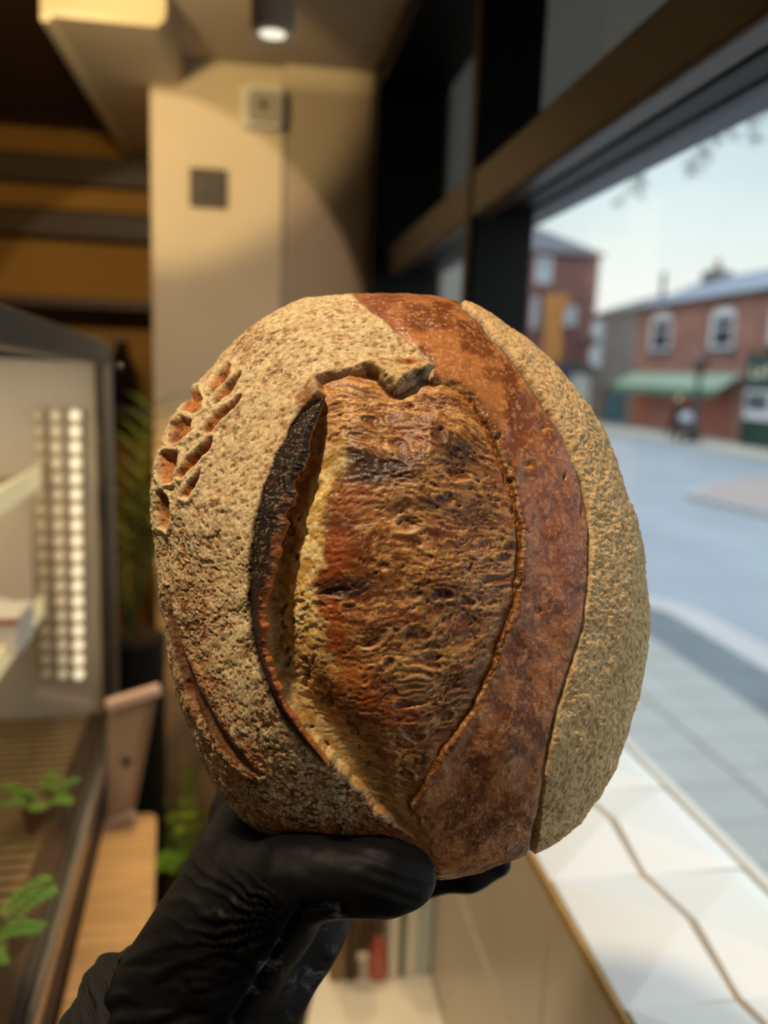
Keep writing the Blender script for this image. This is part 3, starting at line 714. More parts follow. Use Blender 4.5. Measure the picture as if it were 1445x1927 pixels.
# transom: inner board, warm room light painted in as brown, then stepped bars
fr('transom', [(XI-.004, XI+.034, YN, YJ, .284, .367)], M_FRAMEB, .006)
fr('transom_bar', [(XI+.034, XG-.03, YN, YJ, .300, .350), (XI+.046, XI+.066, YN, YJ, .290, .302)], M_FRAME)
fr('transom_bar', [(XG-.03, XG+.03, YN, YJ, .2965, .40)], mat('sky_lit_window_paint', (40, 44, 52), .35), .005)  # bluish tone paints outside daylight onto the outer bar
fr('glazing_bead', [(XG+.008, XG+.024, YN, YJ, SZ-.02, SZ+.003)], M_WHITE, .002)
for (ya, yb_) in ((YN, -.62), (-.56, YM), (YM+.06, YJ)):
    fr('glass_pane', [(.506, .510, ya, yb_, SZ+.001, .2965)], M_GLASS, 0)
    fr('glass_pane', [(.506, .510, ya, yb_, .40, .815)], M_GLASS, 0)

# ------------------------------------------------------------------ tiled sill and the wall under it
SX0, SX1 = .309, .532; TG_ = .4135
sill = empty('window_sill', (.41, .6, SZ-.05), 'faceted white tiled window sill with gold grout lines beside the shop window', 'window sill', kind='structure')
MB().box(SX0+.003, SX1, YN, YJ, SZ-.05, SZ-.004).build('grout_bed', M_GROUT, sill)
ts = MB(); tw = .1725; y0 = .5425
def tile(xa, xb, ya, yb_, col_):
    z = SZ; g = .0016; xa += g; xb -= g; ya += g*.6; yb_ -= g*.6
    if col_ == 0:
        ym = ya+(yb_-ya)*.49
        top = [(xa, ya, z), (xb, ya, z+.001), (xb, ym, z+.016), (xb, yb_, z+.001), (xa, yb_, z+.004)]
        fs = [(0, 1, 2), (0, 2, 4), (2, 3, 4)]
    else:
        ym = ya+(yb_-ya)*.44
        top = [(xa, ya, z), (xb, ya, z+.002), (xb, yb_, z), (xa, yb_, z+.002), (xa, ym, z+.019)]
        fs = [(0, 1, 4), (1, 2, 4), (2, 3, 4)]
    n = len(top); bot = [(p[0], p[1], SZ-.008) for p in top]
    ts.add(top+bot, fs+[(i, i+n, (i+1) % n+n, (i+1) % n) for i in range(n)])
j = -12
for j in range(-12, 12):
    ya = y0+j*tw; yb_ = ya+tw
    if yb_ > YJ: break
    tile(SX0+.001, TG_-.0005, ya, yb_, 0); tile(TG_+.0035, SX1-.001, ya, yb_, 1)
ts.build('faceted_tiles', M_TILE, sill)
MB().box(SX0-.003, SX0+.001, YN, YJ, SZ-.012, SZ+.001).build('edge_trim', M_GROUT, sill)
wl = struct(MB().box(SX0+.006, .58, YN-.2, 2.61, ZF-.5, SZ-.05).build('wall_under_window', M_GROUT))
tb = MB()
zl = [(SZ-.014, -.764), (-.771, -1.02), (-1.027, -1.28), (-1.287, -1.54), (-1.547, ZF)]
for k, (zt, zb) in enumerate(zl):
    for j in range(-12, 8):
        ya = .709+j*.26+.0015; tb.box(SX0, SX0+.0066, ya, min(ya+.257, 2.58), zb, zt)
struct(tb.build('wall_tiles', M_TILEB, bevel=.0015))

# ------------------------------------------------------------------ low cream ledge with upright things at its far end
M_LEDGE = mat('cream_laminate', (240, 234, 222), .4, noise=.04, nscale=4)
lg = empty('display_ledge', (.2, .5, ZF), 'low cream laminate ledge beside the beige tiled wall, under the hand', 'ledge')
le = MB(); zt = -1.02; pa = atZ(604, 1796, zt); pb = atZ(574, 1927, zt); dl = (pa-pb)/(pa[1]-pb[1]); LY = .62; pc = pa+dl*(LY-pa[1])
le.hexa([(pc[0], LY, zt-.04), (SX0-.0005, LY, zt-.04), (SX0-.0005, pa[1], zt-.04), (pa[0], pa[1], zt-.04), (pc[0], LY, zt), (SX0-.0005, LY, zt), (SX0-.0005, pa[1], zt), (pa[0], pa[1], zt)])
le.build('ledge_top', M_LEDGE, lg, bevel=.004)
MB().hexa([(pc[0]+.03, LY, ZF), (SX0-.001, LY, ZF), (SX0-.001, pa[1]-.01, ZF), (pa[0]+.03, pa[1]-.01, ZF), (pc[0]+.03, LY, zt-.04), (SX0-.001, LY, zt-.04), (SX0-.001, pa[1]-.01, zt-.04), (pa[0]+.03, pa[1]-.01, zt-.04)]).build('ledge_body', M_BROWN, lg)
def upright(px0, px1, name, m, label, cat, h=.26, y=1.17, th=.09, group=None):
    a = atY(px0, 1790, y)[0]; b = atY(px1, 1790, y)[0]
    o = MB().box(a, min(b, SX0-.002), y, y+th-.03, zt, zt+h).build(name, m, bevel=.003); return tag(o, label, cat, group)
M_PAPER = mat('white_card', (236, 232, 222), .6, noise=.03, nscale=12)
upright(620, 652, 'wooden_board', mat('tan_board', (150, 124, 92), .6, noise=.15, nscale=20), 'tan wooden board standing at the far end of the cream ledge, nearest the gloved hand', 'board', .30, 1.185)
upright(654, 673, 'menu_folder', mat('brown_folder', (72, 56, 36), .6, noise=.1, nscale=20), 'thin dark brown menu folder beside the tan board on the cream ledge', 'folder', .25, 1.18)
upright(733, 752, 'menu_folder', M_PAPER, 'narrow white folder right of the terracotta bottle on the cream ledge', 'folder', .27, 1.18)
upright(753, 762, 'menu_folder', mat('sage_folder', (98, 108, 92), .6), 'thin grey green folder between two white folders on the cream ledge', 'folder', .26, 1.18)
upright(763, 788, 'menu_folder', mat('white_card_b', (228, 228, 220), .6), 'wide white folder right of the grey green folder on the cream ledge', 'folder', .27, 1.18)
upright(789, 815, 'menu_folder', mat('pale_blue_card', (196, 206, 206), .5), 'pale blue grey folder leaning against the beige tiled wall on the cream ledge', 'folder', .28, 1.18)
vp = atY(711, 1788, 1.19); vs = .0165
vase = empty('terracotta_bottle', (vp[0], 1.19, zt), 'small glazed terracotta bottle with a pink sheen on the cream ledge', 'bottle')
MB().lathe([(.0001, 0), (.0155, 0), (.0175, .004), (.0178, .03), (.016, .048), (.0115, .062), (.0085, .074), (.0078, .085)], (vp[0], 1.19, zt)).build('body', mat('terracotta_glaze', (186, 92, 70), .2, noise=.15, nscale=20, coat=.5), vase, smooth=True)
MB().lathe([(.0001, 0), (.0090, 0), (.0095, .004), (.0095, .012), (.0001, .014)], (vp[0], 1.19, zt+.085)).build('stopper', M_BRASS, vase, smooth=True)

# ------------------------------------------------------------------ ceiling spotlight, sensor, switch plate
sp = atY(513, 66, 1.6); sr = .0395
sl = empty('ceiling_spotlight', (sp[0], 1.6, sp[2]), 'grey cylinder spotlight hanging from the ceiling with a lit lens', 'spotlight')
MB().lathe([(sr*.80, .010), (sr*.96, 0), (sr, .004), (sr, ZC-sp[2]-.012)], (sp[0], 1.6, sp[2])).build('housing', mat('grey_lamp_metal', (176, 164, 148), .5, noise=.06, nscale=20), sl, smooth=True)
MB().lathe([(sr*.80, .001), (sr*.99, -.002), (sr*1.02, .002), (sr*1.0, .006)], (sp[0], 1.6, sp[2])).build('rim', mat('pale_lamp_rim', (226, 208, 186), .4), sl, smooth=True)
MB().lathe([(.0001, .0), (sr*.5, .0005), (sr*.82, .002), (sr*.82, .004)], (sp[0], 1.6, sp[2])).build('lens', emit_mat('lamp_lens', (255, 246, 224), 1.05), sl, smooth=True)
MB().lathe([(.05, 0), (.05, .012)], (sp[0], 1.6, ZC-.012)).build('ceiling_rose', M_WHITE, sl, smooth=True)
se = atY(492, 208, 2.6)
sn = empty('motion_sensor', (se[0], 2.6, se[2]-.055), 'small white rounded sensor box high on the cream pillar', 'sensor')
def rrect(cx, cz, w, h, r, n=6):
    out = []
    for (sx, sz, a0) in ((1, 1, 0), (-1, 1, PI/2), (-1, -1, PI), (1, -1, 1.5*PI)):
        for k in range(n+1):
            a = a0+PI/2*k/n; out.append((cx+sx*(w/2-r)+r*math.cos(a), cz+sz*(h/2-r)+r*math.sin(a)))
    return out
MB().prism([(p[0], 2.6, p[1]) for p in rrect(se[0], se[2], .124, .118, .022)], 'y', (0, -.05, 0)).build('housing', M_WHITE, sn, bevel=.006)
MB().prism([(p[0], 2.551, p[1]) for p in rrect(se[0]+.008, se[2]-.004, .096, .092, .02)], 'y', (0, -.006, 0)).build('face_plate', mat('grey_sensor_face', (150, 142, 132), .5), sn, bevel=.003)
MB().lathe([(.0001, -.010), (.009, -.008), (.012, -.003), (.012, .004)], (se[0]+.004, 2.545, se[2]), axis='y').build('lens', M_BLACK, sn, smooth=True)
pl = atY(393, 355, 2.6)
sw = empty('switch_plate', (pl[0], 2.6, pl[2]-.055), 'square antique brass switch plate on the cream pillar', 'switch')
MB().prism([(p[0], 2.6, p[1]) for p in rrect(pl[0], pl[2], .112, .112, .008)], 'y', (0, -.010, 0)).build('plate', M_BRASS, sw, bevel=.003)
for k in range(2):
    MB().box(pl[0]-.026+k*.030, pl[0]-.004+k*.030, 2.584, 2.591, pl[2]-.022, pl[2]+.022).build('rocker', mat('brass_rocker', (40, 28, 10), .55, metal=.0), sw, bevel=.002)

# ------------------------------------------------------------------ display case
FT = atY(206, 645, 1.45); ZB = -.645
FB = np.array([FT[0], FT[1], ZB]); NBp = atZ(57, 1927, ZB)
cd = (NBp-FB); cd[2] = 0; cd /= np.linalg.norm(cd); cp = np.array([cd[1], -cd[0], 0]);
if cp[0] > 0: cp = -cp
def cs(s, t, z): p = FB+cd*s+cp*t; return (p[0], p[1], z)
def onpanel(px, py):
    r = ray(px, py); k = (FB@cp)/(r@cp); q = r*k; return (q-FB)@cd, q[2]
sN, zN = onpanel(2, 560); LCASE = 1.15
zs = (zN-FT[2])/sN
def ztop(s): return FT[2]+zs*s*.75
dc_ = empty('display_case', cs(.5, .3, ZF), 'glass display case with dark metal frame and a row of small lights and its reflections, left of the loaf', 'display case')
def cbox(mb, s0, s1, t0, t1, z0, z1, slope=False):
    za = (lambda s, z: z+(ztop(s)-ztop(0)) if slope else z)
    return mb.hexa([cs(s0, t0, za(s0, z0)), cs(s1, t0, za(s1, z0)), cs(s1, t1, za(s1, z0)), cs(s0, t1, za(s0, z0)), cs(s0, t0, za(s0, z1)), cs(s1, t0, za(s1, z1)), cs(s1, t1, za(s1, z1)), cs(s0, t1, za(s0, z1))])
TW = .62
m = MB(); cbox(m, -.006, LCASE, -.004, .030, FT[2]-.036, FT[2], True); cbox(m, 0, .03, .03, TW, FT[2]-.034, FT[2], True); cbox(m, 0, LCASE, TW-.03, TW, FT[2]-.034, FT[2], True)
m.build('top_frame', M_DKMETAL, dc_, bevel=.004)
m = MB(); cbox(m, .03, LCASE, .03, TW-.03, FT[2]-.012, FT[2]-.002, True); m.build('top_panel', M_DKMETAL, dc_)
m = MB(); cbox(m, -.006, .018, -.003, .010, ZB, FT[2]-.03); m.build('corner_post', M_STEEL, dc_, bevel=.003)
m = MB(); cbox(m, LCASE-.018, LCASE+.006, -.003, .010, ZB, FT[2]-.0); m.build('corner_post', M_STEEL, dc_, bevel=.003)
m = MB(); cbox(m, LCASE, LCASE+.005, .010, TW, ZB, FT[2]-.002); m.build('glass_panel', M_CASEGL, dc_)
m = MB(); cbox(m, -.004, .012, .010, .024, ZB, FT[2]-.03); m.build('corner_seal', M_BLACK, dc_)
m = MB(); cbox(m, 0, LCASE, -.006, .004, ZB-.012, ZB+.012); m.build('bottom_rail', mat('polished_rail', (176, 168, 160), .22, metal=.9), dc_, bevel=.002)
m = MB(); cbox(m, 0, LCASE, .006, .014, ZB-.012, ZB+.010); m.build('bottom_rail', mat('grey_rail', (120, 116, 112), .3, metal=.8), dc_, bevel=.002)
m = MB(); cbox(m, .0, LCASE, .016, .05, ZB-.010, ZB+.004); m.build('base_border', M_BROWN, dc_)
m = MB(); cbox(m, .012, LCASE, .002, .006, ZB+.010, FT[2]-.034); m.build('glass_panel', M_CASEGL, dc_)
m = MB(); cbox(m, -.012, 0.0, .024, TW, ZB, FT[2]-.03); m.build('end_panel', mat('cream_case_lining', (216, 206, 190), .35, noise=.03, nscale=4), dc_)
m = MB(); cbox(m, 0, LCASE, TW-.012, TW, ZB, FT[2]-.03); m.build('back_panel', mat('cream_case_back', (206, 192, 166), .4, noise=.03, nscale=4), dc_)
m = MB(); cbox(m, .0, LCASE, 0.0, TW, ZF, ZB-.012); m.build('base_cabinet', M_BROWN, dc_, bevel=.004)
m = MB()
ns = 46
for k in range(ns):
    s0 = .006+k*.0225; cbox(m, s0, s0+.0145, .052, TW-.02, ZB-.006, ZB+.004)
cbox(m, 0, LCASE, .05, TW-.02, ZB-.012, ZB-.005)
m.build('slatted_floor', mat('pale_slat_wood', (138, 114, 80), .45, noise=.15, nscale=8), dc_)
# shelves with pale price rails
M_RAIL = emit_mat('lit_price_rail', (246, 226, 176), .45)
for k, (px, py) in enumerate(((76, 897), (82, 1138))):
    r = ray(px, py); kk = ((FB+cd*.05)@cd)/(r@cd); q = r*kk; t0 = (q-FB)@cp; z0 = q[2]
    m = MB(); cbox(m, .05, LCASE, t0+.006, TW-.02, z0-.006, z0+.002); shf = m.build('shelf', glass_mat('shelf_glass%d' % k, (240, 240, 236), .5), dc_)
    m = MB(); cbox(m, .05, LCASE, t0, t0+.006, z0-.017, z0+.017); m.build('price_rail', M_RAIL, shf)
    m = MB(); cbox(m, .036, .05, t0-.002, t0+.012, z0-.024, z0+.024); m.build('bracket', mat('pale_bracket%d' % k, (216, 204, 168), .4), shf)
    if k == 0: sh1 = (t0, z0)
    else: sh2 = (t0, z0)
# column of small round lights; two dimmer columns are its reflections built as emitters
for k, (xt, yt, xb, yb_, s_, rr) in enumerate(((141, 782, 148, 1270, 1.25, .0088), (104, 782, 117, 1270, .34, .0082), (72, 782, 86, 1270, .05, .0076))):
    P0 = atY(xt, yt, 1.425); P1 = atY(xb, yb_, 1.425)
    MS = emit_mat('led_and_reflection_glow_%d' % k, (255, 238, 206), s_)
    d = P1-P0; st = MB().bar(tuple(P0-d*.03+np.array([0, .012, 0])), tuple(P1+d*.03+np.array([0, .012, 0])), .018, .004, (0, 1, 0)).build('led_and_reflection_strip', mat('strip_backing_%d' % k, (196, 182, 152), .5), dc_)
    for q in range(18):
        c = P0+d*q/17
        MB().lathe([(.0001, -.006), (rr*.6, -.005), (rr, -.001), (rr, .004), (.0001, .006)], tuple(c), 14, 'y').build('led_and_reflection_bead', MS, st, smooth=True)

# things in the case
def loaf_small(name, c, rx, ry, rz, m, label, cat):
    mb = MB(); n = 26; vs = []; fs = []
    for i in range(14):
        a = PI*i/13
        for k in range(n):
            t = 2*PI*k/n; w = 1+.08*math.sin(3*t+2*a)+.05*math.sin(7*t)
            vs.append((c[0]+rx*math.sin(a)*math.cos(t)*w, c[1]+ry*math.sin(a)*math.sin(t)*w, c[2]+rz*(max(-.55, math.cos(a))+.55)))
    for i in range(13):
        for k in range(n): fs.append((i*n+k, (i+1)*n+k, (i+1)*n+(k+1) % n, i*n+(k+1) % n))
    mb.add(vs, fs); o = mb.build(name, m, smooth=True); return tag(o, label, cat)
M_SUGAR = mat('icing_sugar', (226, 226, 230), .8, noise=.08, nscale=60, bump=.4, bscale=120)
q = atY(8, 1085, 1.36)
loaf_small('sugared_bun', (q[0]-.02, 1.33, sh2[1]+.003), .055, .05, .040, M_SUGAR, 'icing sugar dusted bun on the lower shelf of the display case', 'bun')
q = atY(0, 1190, 1.14); q2 = atY(34, 1190, 1.14)
bx = empty('cake_box', (q[0]-.02, 1.18, sh2[1]+.003), 'white cake box with a pink lid edge on the lower shelf of the display case', 'box')
MB().box(q[0]-.10, q2[0], 1.14, 1.22, sh2[1]+.003, atY(15, 1166, 1.14)[2]).build('body', M_PAPER, bx, bevel=.003)
zz = atY(15, 1166, 1.14)[2]; MB().box(q[0]-.101, q2[0]+.001, 1.139, 1.221, zz-.008, zz+.004).build('lid', M_PAPER, bx, bevel=.002)
MB().box(q[0]-.10, q2[0]+.002, 1.1375, 1.139, zz-.007, zz+.001).build('edge_strip', mat('pink_card', (196, 116, 110), .5), bx)
q = atY(0, 950, 1.30); q2 = atY(58, 1040, 1.30); zz = sh2[1]+.003
tag(MB().box(q[0]-.06, q2[0], 1.298, 1.306, zz, atY(30, 945, 1.3)[2]).build('price_card', mat('pinkish_card', (216, 200, 186), .6), bevel=.001), 'blank cream card standing upright on the lower shelf of the display case', 'card')

# ------------------------------------------------------------------ plants
def leaf(mb, base, d, L, W, droop, n=9, side=None, th=.0007):
    d = Vector(d).normalized(); s = (side or d.cross(Vector((0, 0, 1)))); s = Vector(s).normalized()
    p = Vector(base); rows = []
    for i in range(n):
        u = i/(n-1); w = W*math.sin(PI*min(1, .06+.94*u)**.75)*.5+.0002
        nrm_ = s.cross(d).normalized(); rows.append((p-s*w+nrm_*w*.35, p+nrm_*th, p+s*w+nrm_*w*.35, p-nrm_*th))
        d = (d+Vector((0, 0, -droop/n))).normalized(); p = p+d*(L/(n-1))
    vs = [q for r in rows for q in r]; fs = []
    for i in range(n-1):
        for k in range(4): fs.append((i*4+k, i*4+(k+1) % 4, (i+1)*4+(k+1) % 4, (i+1)*4+k))
    mb.add(vs, fs)
def potted(name, base, pot_prof, potm, leafm, leaves, label, seed, stems=None):
    e = empty(name, base, label, 'plant'); rnd = random.Random(seed)
    MB().lathe(pot_prof, base).build('pot', potm, e, smooth=True)
    zt_ = base[2]+max(p[1] for p in pot_prof); r0 = pot_prof[-1][0]
    MB().lathe([(.0001, -.02), (r0*.9, -.02), (r0*.9, -.012), (.0001, -.008)], (base[0], base[1], zt_)).build('soil', mat(name+'_soil', (40, 28, 20), .9, noise=.3, nscale=90), e)
    fo = MB(); sm = MB()
    leaves(fo, sm, (base[0], base[1], zt_-.01), rnd)
    fo.build('foliage', leafm, e, smooth=True)
    if sm.v: sm.build('stems', mat(name+'_stem', (70, 84, 40), .6), e, smooth=True)
    return e
def pot(r, h, r0=.75): return [(.0001, 0), (r*r0, 0), (r*r0*1.03, h*.1), (r*.96, h*.8), (r, h*.86), (r*1.02, h), (r*.88, h)]
M_LEAFD = mat('deep_green_leaf', (40, 62, 20), .5, noise=.3, nscale=12)
M_LEAFB = mat('fresh_green_leaf', (104, 162, 44), .45, noise=.25, nscale=14)
M_PALM = mat('palm_leaf', (34, 58, 20), .5, noise=.25, nscale=8)
def fern(n, L, W, up, tgt=None):
    def f(fo, sm, b, rnd):
        for i in range(n):
            a = 2*PI*i/n+rnd.uniform(-.3, .3); u = rnd.uniform(*up); d = Vector((math.cos(a)*.6, math.sin(a)*.6, u)).normalized()
            p = Vector(b)+Vector((math.cos(a), math.sin(a), 0))*.008; pts = [p.copy()]; l = L*rnd.uniform(.6, 1.1); dd_ = d.copy()
            for k in range(10):
                p = p+dd_*l/10; pts.append(p.copy()); dd_ = (dd_+Vector((math.cos(a)*.09, math.sin(a)*.09, -.10))).normalized()
                if k > 2:
                    for sgn in (-1, 1):
                        sd = dd_.cross(Vector((0, 0, 1))).normalized()*sgn
                        leaf(fo, p, sd+dd_*.7, W*rnd.uniform(.8, 1.2)*(1.3-k*.07), W*.42, .5, 6)
            sm.tube(pts, [.0028*(1-.6*i_/10) for i_ in range(11)], 6)
    return f
# tall palm on a black planter between case and pillar
pp = atY(252, 1100, 2.05)
def palm(fo, sm, b, rnd):
    for i in range(13):
        a = 2*PI*i/13+rnd.uniform(-.2, .2); hgt = rnd.uniform(.30, .62); p = Vector(b); pts = [p.copy()]; d = Vector((math.cos(a)*.16, math.sin(a)*.16, 1)).normalized()
        for k in range(12):
            p = p+d*hgt/11; pts.append(p.copy()); d = (d+Vector((math.cos(a)*.05, math.sin(a)*.05, -.025*(k > 5)))).normalized()
            if k > 4:
                for sgn in (-1, 1):
                    sd = Vector((-math.sin(a), math.cos(a), 0))*sgn
                    leaf(fo, p, sd*.6+d*.9, .17*rnd.uniform(.7, 1.1), .017, .7, 8)
        sm.tube(pts, [.004*(1-.5*i_/12) for i_ in range(13)], 6)
potted('potted_palm', (pp[0]-.01, 2.05, ZF), [(.0001, 0), (.075, 0), (.085, .02), (.085, 1.02), (.09, 1.05), (.078, 1.05)], M_BLACK, M_PALM, palm, 'dark palm in a tall black planter between the display case and the pillar', 3)
# small bright plant at the foot of the pillar
pp = atY(352, 1600, 2.25)
potted('potted_fern', (pp[0], 2.2, ZF), pot(.075, .16), mat('dark_pot', (34, 34, 32), .5), M_LEAFB, fern(8, .60, .055, (2.6, 6.0)), 'bright green fern in a dark pot at the foot of the pillar, behind the hand', 5)
pp = atZ(62, 1868, ZB+.004)
potted('potted_herb', (pp[0]-.045, pp[1], ZB+.004), pot(.042, .060), mat('blue_black_pot', (30, 40, 46), .35), M_LEAFB, fern(11, .075, .016, (1.2, 3.0)), 'leafy green herb in a small dark blue pot inside the display case', 8)
pp = atZ(128, 1565, ZB+.004)
potted('potted_herb', (pp[0]-.04, pp[1]+.02, ZB+.004), pot(.026, .035), mat('clay_pot', (120, 84, 56), .6), M_LEAFB, fern(8, .05, .013, (.9, 2.2)), 'small green sprig in a clay pot further back inside the display case', 9)

# ------------------------------------------------------------------ wooden counter, menu holder
zc_ = -.735
cA = atZ(196, 1523, zc_); cB = atZ(297, 1528, zc_); cC = atZ(291, 1750, zc_); dC = (cC-cB)/(cC[1]-cB[1]); cD = cB+dC*(-.2-cB[1])
xl = FB[0]-.004
ct = empty('wooden_counter', (-.2, .9, ZF), 'honey coloured wooden counter beside the display case, under the menu holder', 'counter')
def leftx(yv): return FB[0]+cd[0]*(FB[1]-yv)/(-cd[1])+.010
pts = [(leftx(-.2), -.2), (cD[0], -.2)]
rc = .018
pts += [(cB[0]-rc+rc*math.cos(a), cB[1]-rc+rc*math.sin(a)) for a in np.linspace(0, PI/2, 7)]
pts += [(-.36, cB[1]), (-.36, 1.46), (leftx(1.45), 1.46)]
pts = [(leftx(-.2), -.2), (cD[0], -.2)]+[(cB[0]-rc+rc*math.cos(a), cB[1]-rc+rc*math.sin(a)) for a in np.linspace(0, PI/2, 7)]+[(leftx(1.44), cB[1])]
MB().prism([(p[0], p[1], zc_-.035) for p in pts], 'z', (0, 0, .035)).build('worktop', M_WOOD, ct, bevel=.003)
MB().prism([(p[0]-.012*(i > 0), p[1], ZF) for i, p in enumerate(pts)], 'z', (0, 0, zc_-.036-ZF)).build('cabinet', M_BROWN, ct)
# menu holder
hb = atZ(222, 1552, zc_); yh = hb[1]
mh = empty('menu_holder', (hb[0], yh, zc_), 'leaning tan menu holder board with pink bars standing on the wooden counter', 'menu holder')
def hp(px, py, dy): return atY(px, py, yh+dy)
c1, c2, c3, c4 = hp(203, 1332, .045), hp(296, 1304, .045), hp(252, 1538, 0), hp(200, 1560, 0)
th_ = np.array([-.002, .010, .002])
M_BOARD = mat('tan_menu_board', (176, 142, 112), .5, noise=.06, nscale=10)
bd = MB().hexa([c4, c3, c3+th_, c4+th_, c1, c2, c2+th_, c1+th_]).build('board', M_BOARD, mh, bevel=.001)
e1 = (c2*.82+c1*.18); e2 = (c3*.80+c4*.20); nv = np.array([0, -.0012, 0])
MB().hexa([e2+nv*2, c3+nv*2, c3+nv*.5, e2+nv*.5, e1+nv*2, c2+nv*2, c2+nv*.5, e1+nv*.5]).build('side_strip', mat('brown_strip', (140, 108, 80), .5), mh)
ctr = (c1+c2+c3+c4)/4+nv*2
lgm = MB()
for a in range(5):
    t = 2*PI*a/5; lgm.lathe([(.0001, -.0006), (.0035, -.0006), (.0035, .0006), (.0001, .0006)], (ctr[0]+.004*math.cos(t), ctr[1], ctr[2]+.004*math.sin(t)), 12, 'y')
lgm.build('emblem', mat('dark_olive_ink', (50, 50, 34), .6), mh)
M_PINKBAR = mat('pale_pink_bar', (226, 190, 166), .35)
MB().bar(tuple(hp(201, 1328, .040)), tuple(hp(300, 1297, .040)), .022, .016).build('top_bar', M_PINKBAR, mh, bevel=.003)
MB().bar(tuple(hp(196, 1562, -.006)+np.array([0, 0, .003])), tuple(hp(254, 1536, -.006)+np.array([0, 0, .003])), .018, .012).build('foot_bar', mat('mauve_bar', (176, 146, 132), .35), mh, bevel=.003)

# ------------------------------------------------------------------ shelves and bottle on the far wall
for k, (yy, lab) in enumerate(((572, 'upper dark timber shelf on the far ochre wall, above the dark bottle'), (768, 'lower dark timber shelf on the far ochre wall, under the dark bottle'))):
    z = atY(200, yy, 3.35)[2]
    tag(MB().box(-1.9, p0-.002, 3.26, 3.5, z-.024, z+.012).build('wall_shelf', M_BROWN, bevel=.003), lab, 'shelf', 'dark wall shelves')
z = atY(228, 766, 3.38)[2]+.012; bp_ = atY(227, 700, 3.38)
bt = empty('dark_bottle', (bp_[0], 3.38, z), 'dark glossy bottle standing on the lower wall shelf', 'bottle')
MB().lathe([(.0001, 0), (.052, 0), (.056, .01), (.056, .15), (.045, .185), (.022, .205), (.018, .24), (.020, .25), (.0001, .25)], (bp_[0], 3.38, z)).build('body', mat('black_bottle_glass', (14, 12, 10), .08), bt, smooth=True)
MB().lathe([(.0001, .25), (.021, .25), (.021, .275), (.0001, .276)], (bp_[0], 3.38, z)).build('cap', M_STEEL, bt, smooth=True)

# ================================================================== THE STREET
ZG = -2.2
M_PAVE = mat('grey_paving', (150, 150, 146), .8, noise=.08, nscale=1.2)
M_PJ = mat('paving_joint', (112, 114, 114), .9)
M_ROAD = mat('blue_grey_setts', (134, 141, 150), .75, noise=.10, nscale=.9, stretch=(1, .4, 1), bump=.15, bscale=9)
M_KERB = mat('pale_granite_kerb', (168, 166, 166), .7, noise=.06, nscale=8)
M_DARKB = mat('dark_setts', (98, 106, 112), .8, noise=.15, nscale=3)
M_BRICK = brick_mat('red_brick', (156, 108, 94), (136, 90, 78), (146, 116, 104), 4.0, (1, 2))
M_BRICKX = brick_mat('red_brick_gable', (136, 94, 88), (120, 80, 76), (126, 98, 92), 4.0, (0, 2))
M_STONE = brick_mat('grey_rubble', (132, 126, 120), (114, 108, 104), (108, 102, 98), 2.4, (1, 2))
M_SLATE = mat('blue_slate', (112, 122, 138), .6, noise=.14, nscale=1.5, stretch=(1, 1, 6))
M_SLATED = mat('dark_slate', (84, 84, 92), .7, noise=.14, nscale=2)
M_WFR = mat('white_window_paint', (206, 204, 204), .5)
M_DKG = mat('dark_window_glass', (58, 66, 76), .12)
M_AWN = mat('sage_awning_canvas', (140, 162, 142), .8, noise=.08, nscale=3)
M_SHOPG = mat('bottle_green_paint', (22, 54, 44), .45, noise=.1, nscale=3)
M_OUTW = mat('pale_render', (178, 174, 168), .8, noise=.05, nscale=3)
struct(MB().box(.58, 90, -40, 110, ZG-.4, ZG-.10).build('road', M_ROAD))
def lpath(off):
    r = 1.15; X = 4.36-off; Yt = 7.9-off; rr = max(.15, r-off)
    return [(X, -12)]+[(X-rr+rr*math.cos(a), Yt-rr+rr*math.sin(a)) for a in np.linspace(0, PI/2, 12)]+[(.62, Yt)]
def bandm_(mb, o0, o1, z0, z1):
    A_ = lpath(o0); B_ = lpath(o1); n = len(A_)
    for i in range(n-1):
        a0, a1, b0_, b1_ = A_[i], A_[i+1], B_[i], B_[i+1]
        mb.hexa([(*b0_, z0), (*a0, z0), (*a1, z0), (*b1_, z0), (*b0_, z1), (*a0, z1), (*a1, z1), (*b1_, z1)])
m = MB(); bandm_(m, 0, .16, ZG-.2, ZG-.004); bandm_(m, .16, .36, ZG-.2, ZG-.006); struct(m.build('kerb_stones', M_KERB))
m = MB(); bandm_(m, .36, .90, ZG-.2, ZG-.012); struct(m.build('pavement_gutter', M_DARKB))
P_ = lpath(.90); struct(MB().prism([(.60, -12, ZG-.2)]+[(p[0], p[1], ZG-.2) for p in P_], 'z', (0, 0, .188)).build('pavement', M_PJ))
m = MB()
for i in range(4):
    for k in range(-4, 26):
        xa = .62+i*.71; xb = xa+.70-.01; ya = -2+k*.36*1.0+(.18 if i % 2 else 0); yb_ = ya+.35
        if yb_ < 6.9: m.box(xa, min(xb, 3.44), ya, yb_, ZG-.02, ZG)
struct(m.build('pavement_slabs', M_PAVE))
struct(MB().box(15.6, 18.5, -10, 36, ZG-.3, ZG+.02).build('pavement_far', mat('pale_far_paving', (176, 172, 160), .8, noise=.08, nscale=.8)))
struct(MB().box(13.0, 18.5, 36, 42, ZG-.3, ZG+.0).build('pavement_corner', M_PAVE))
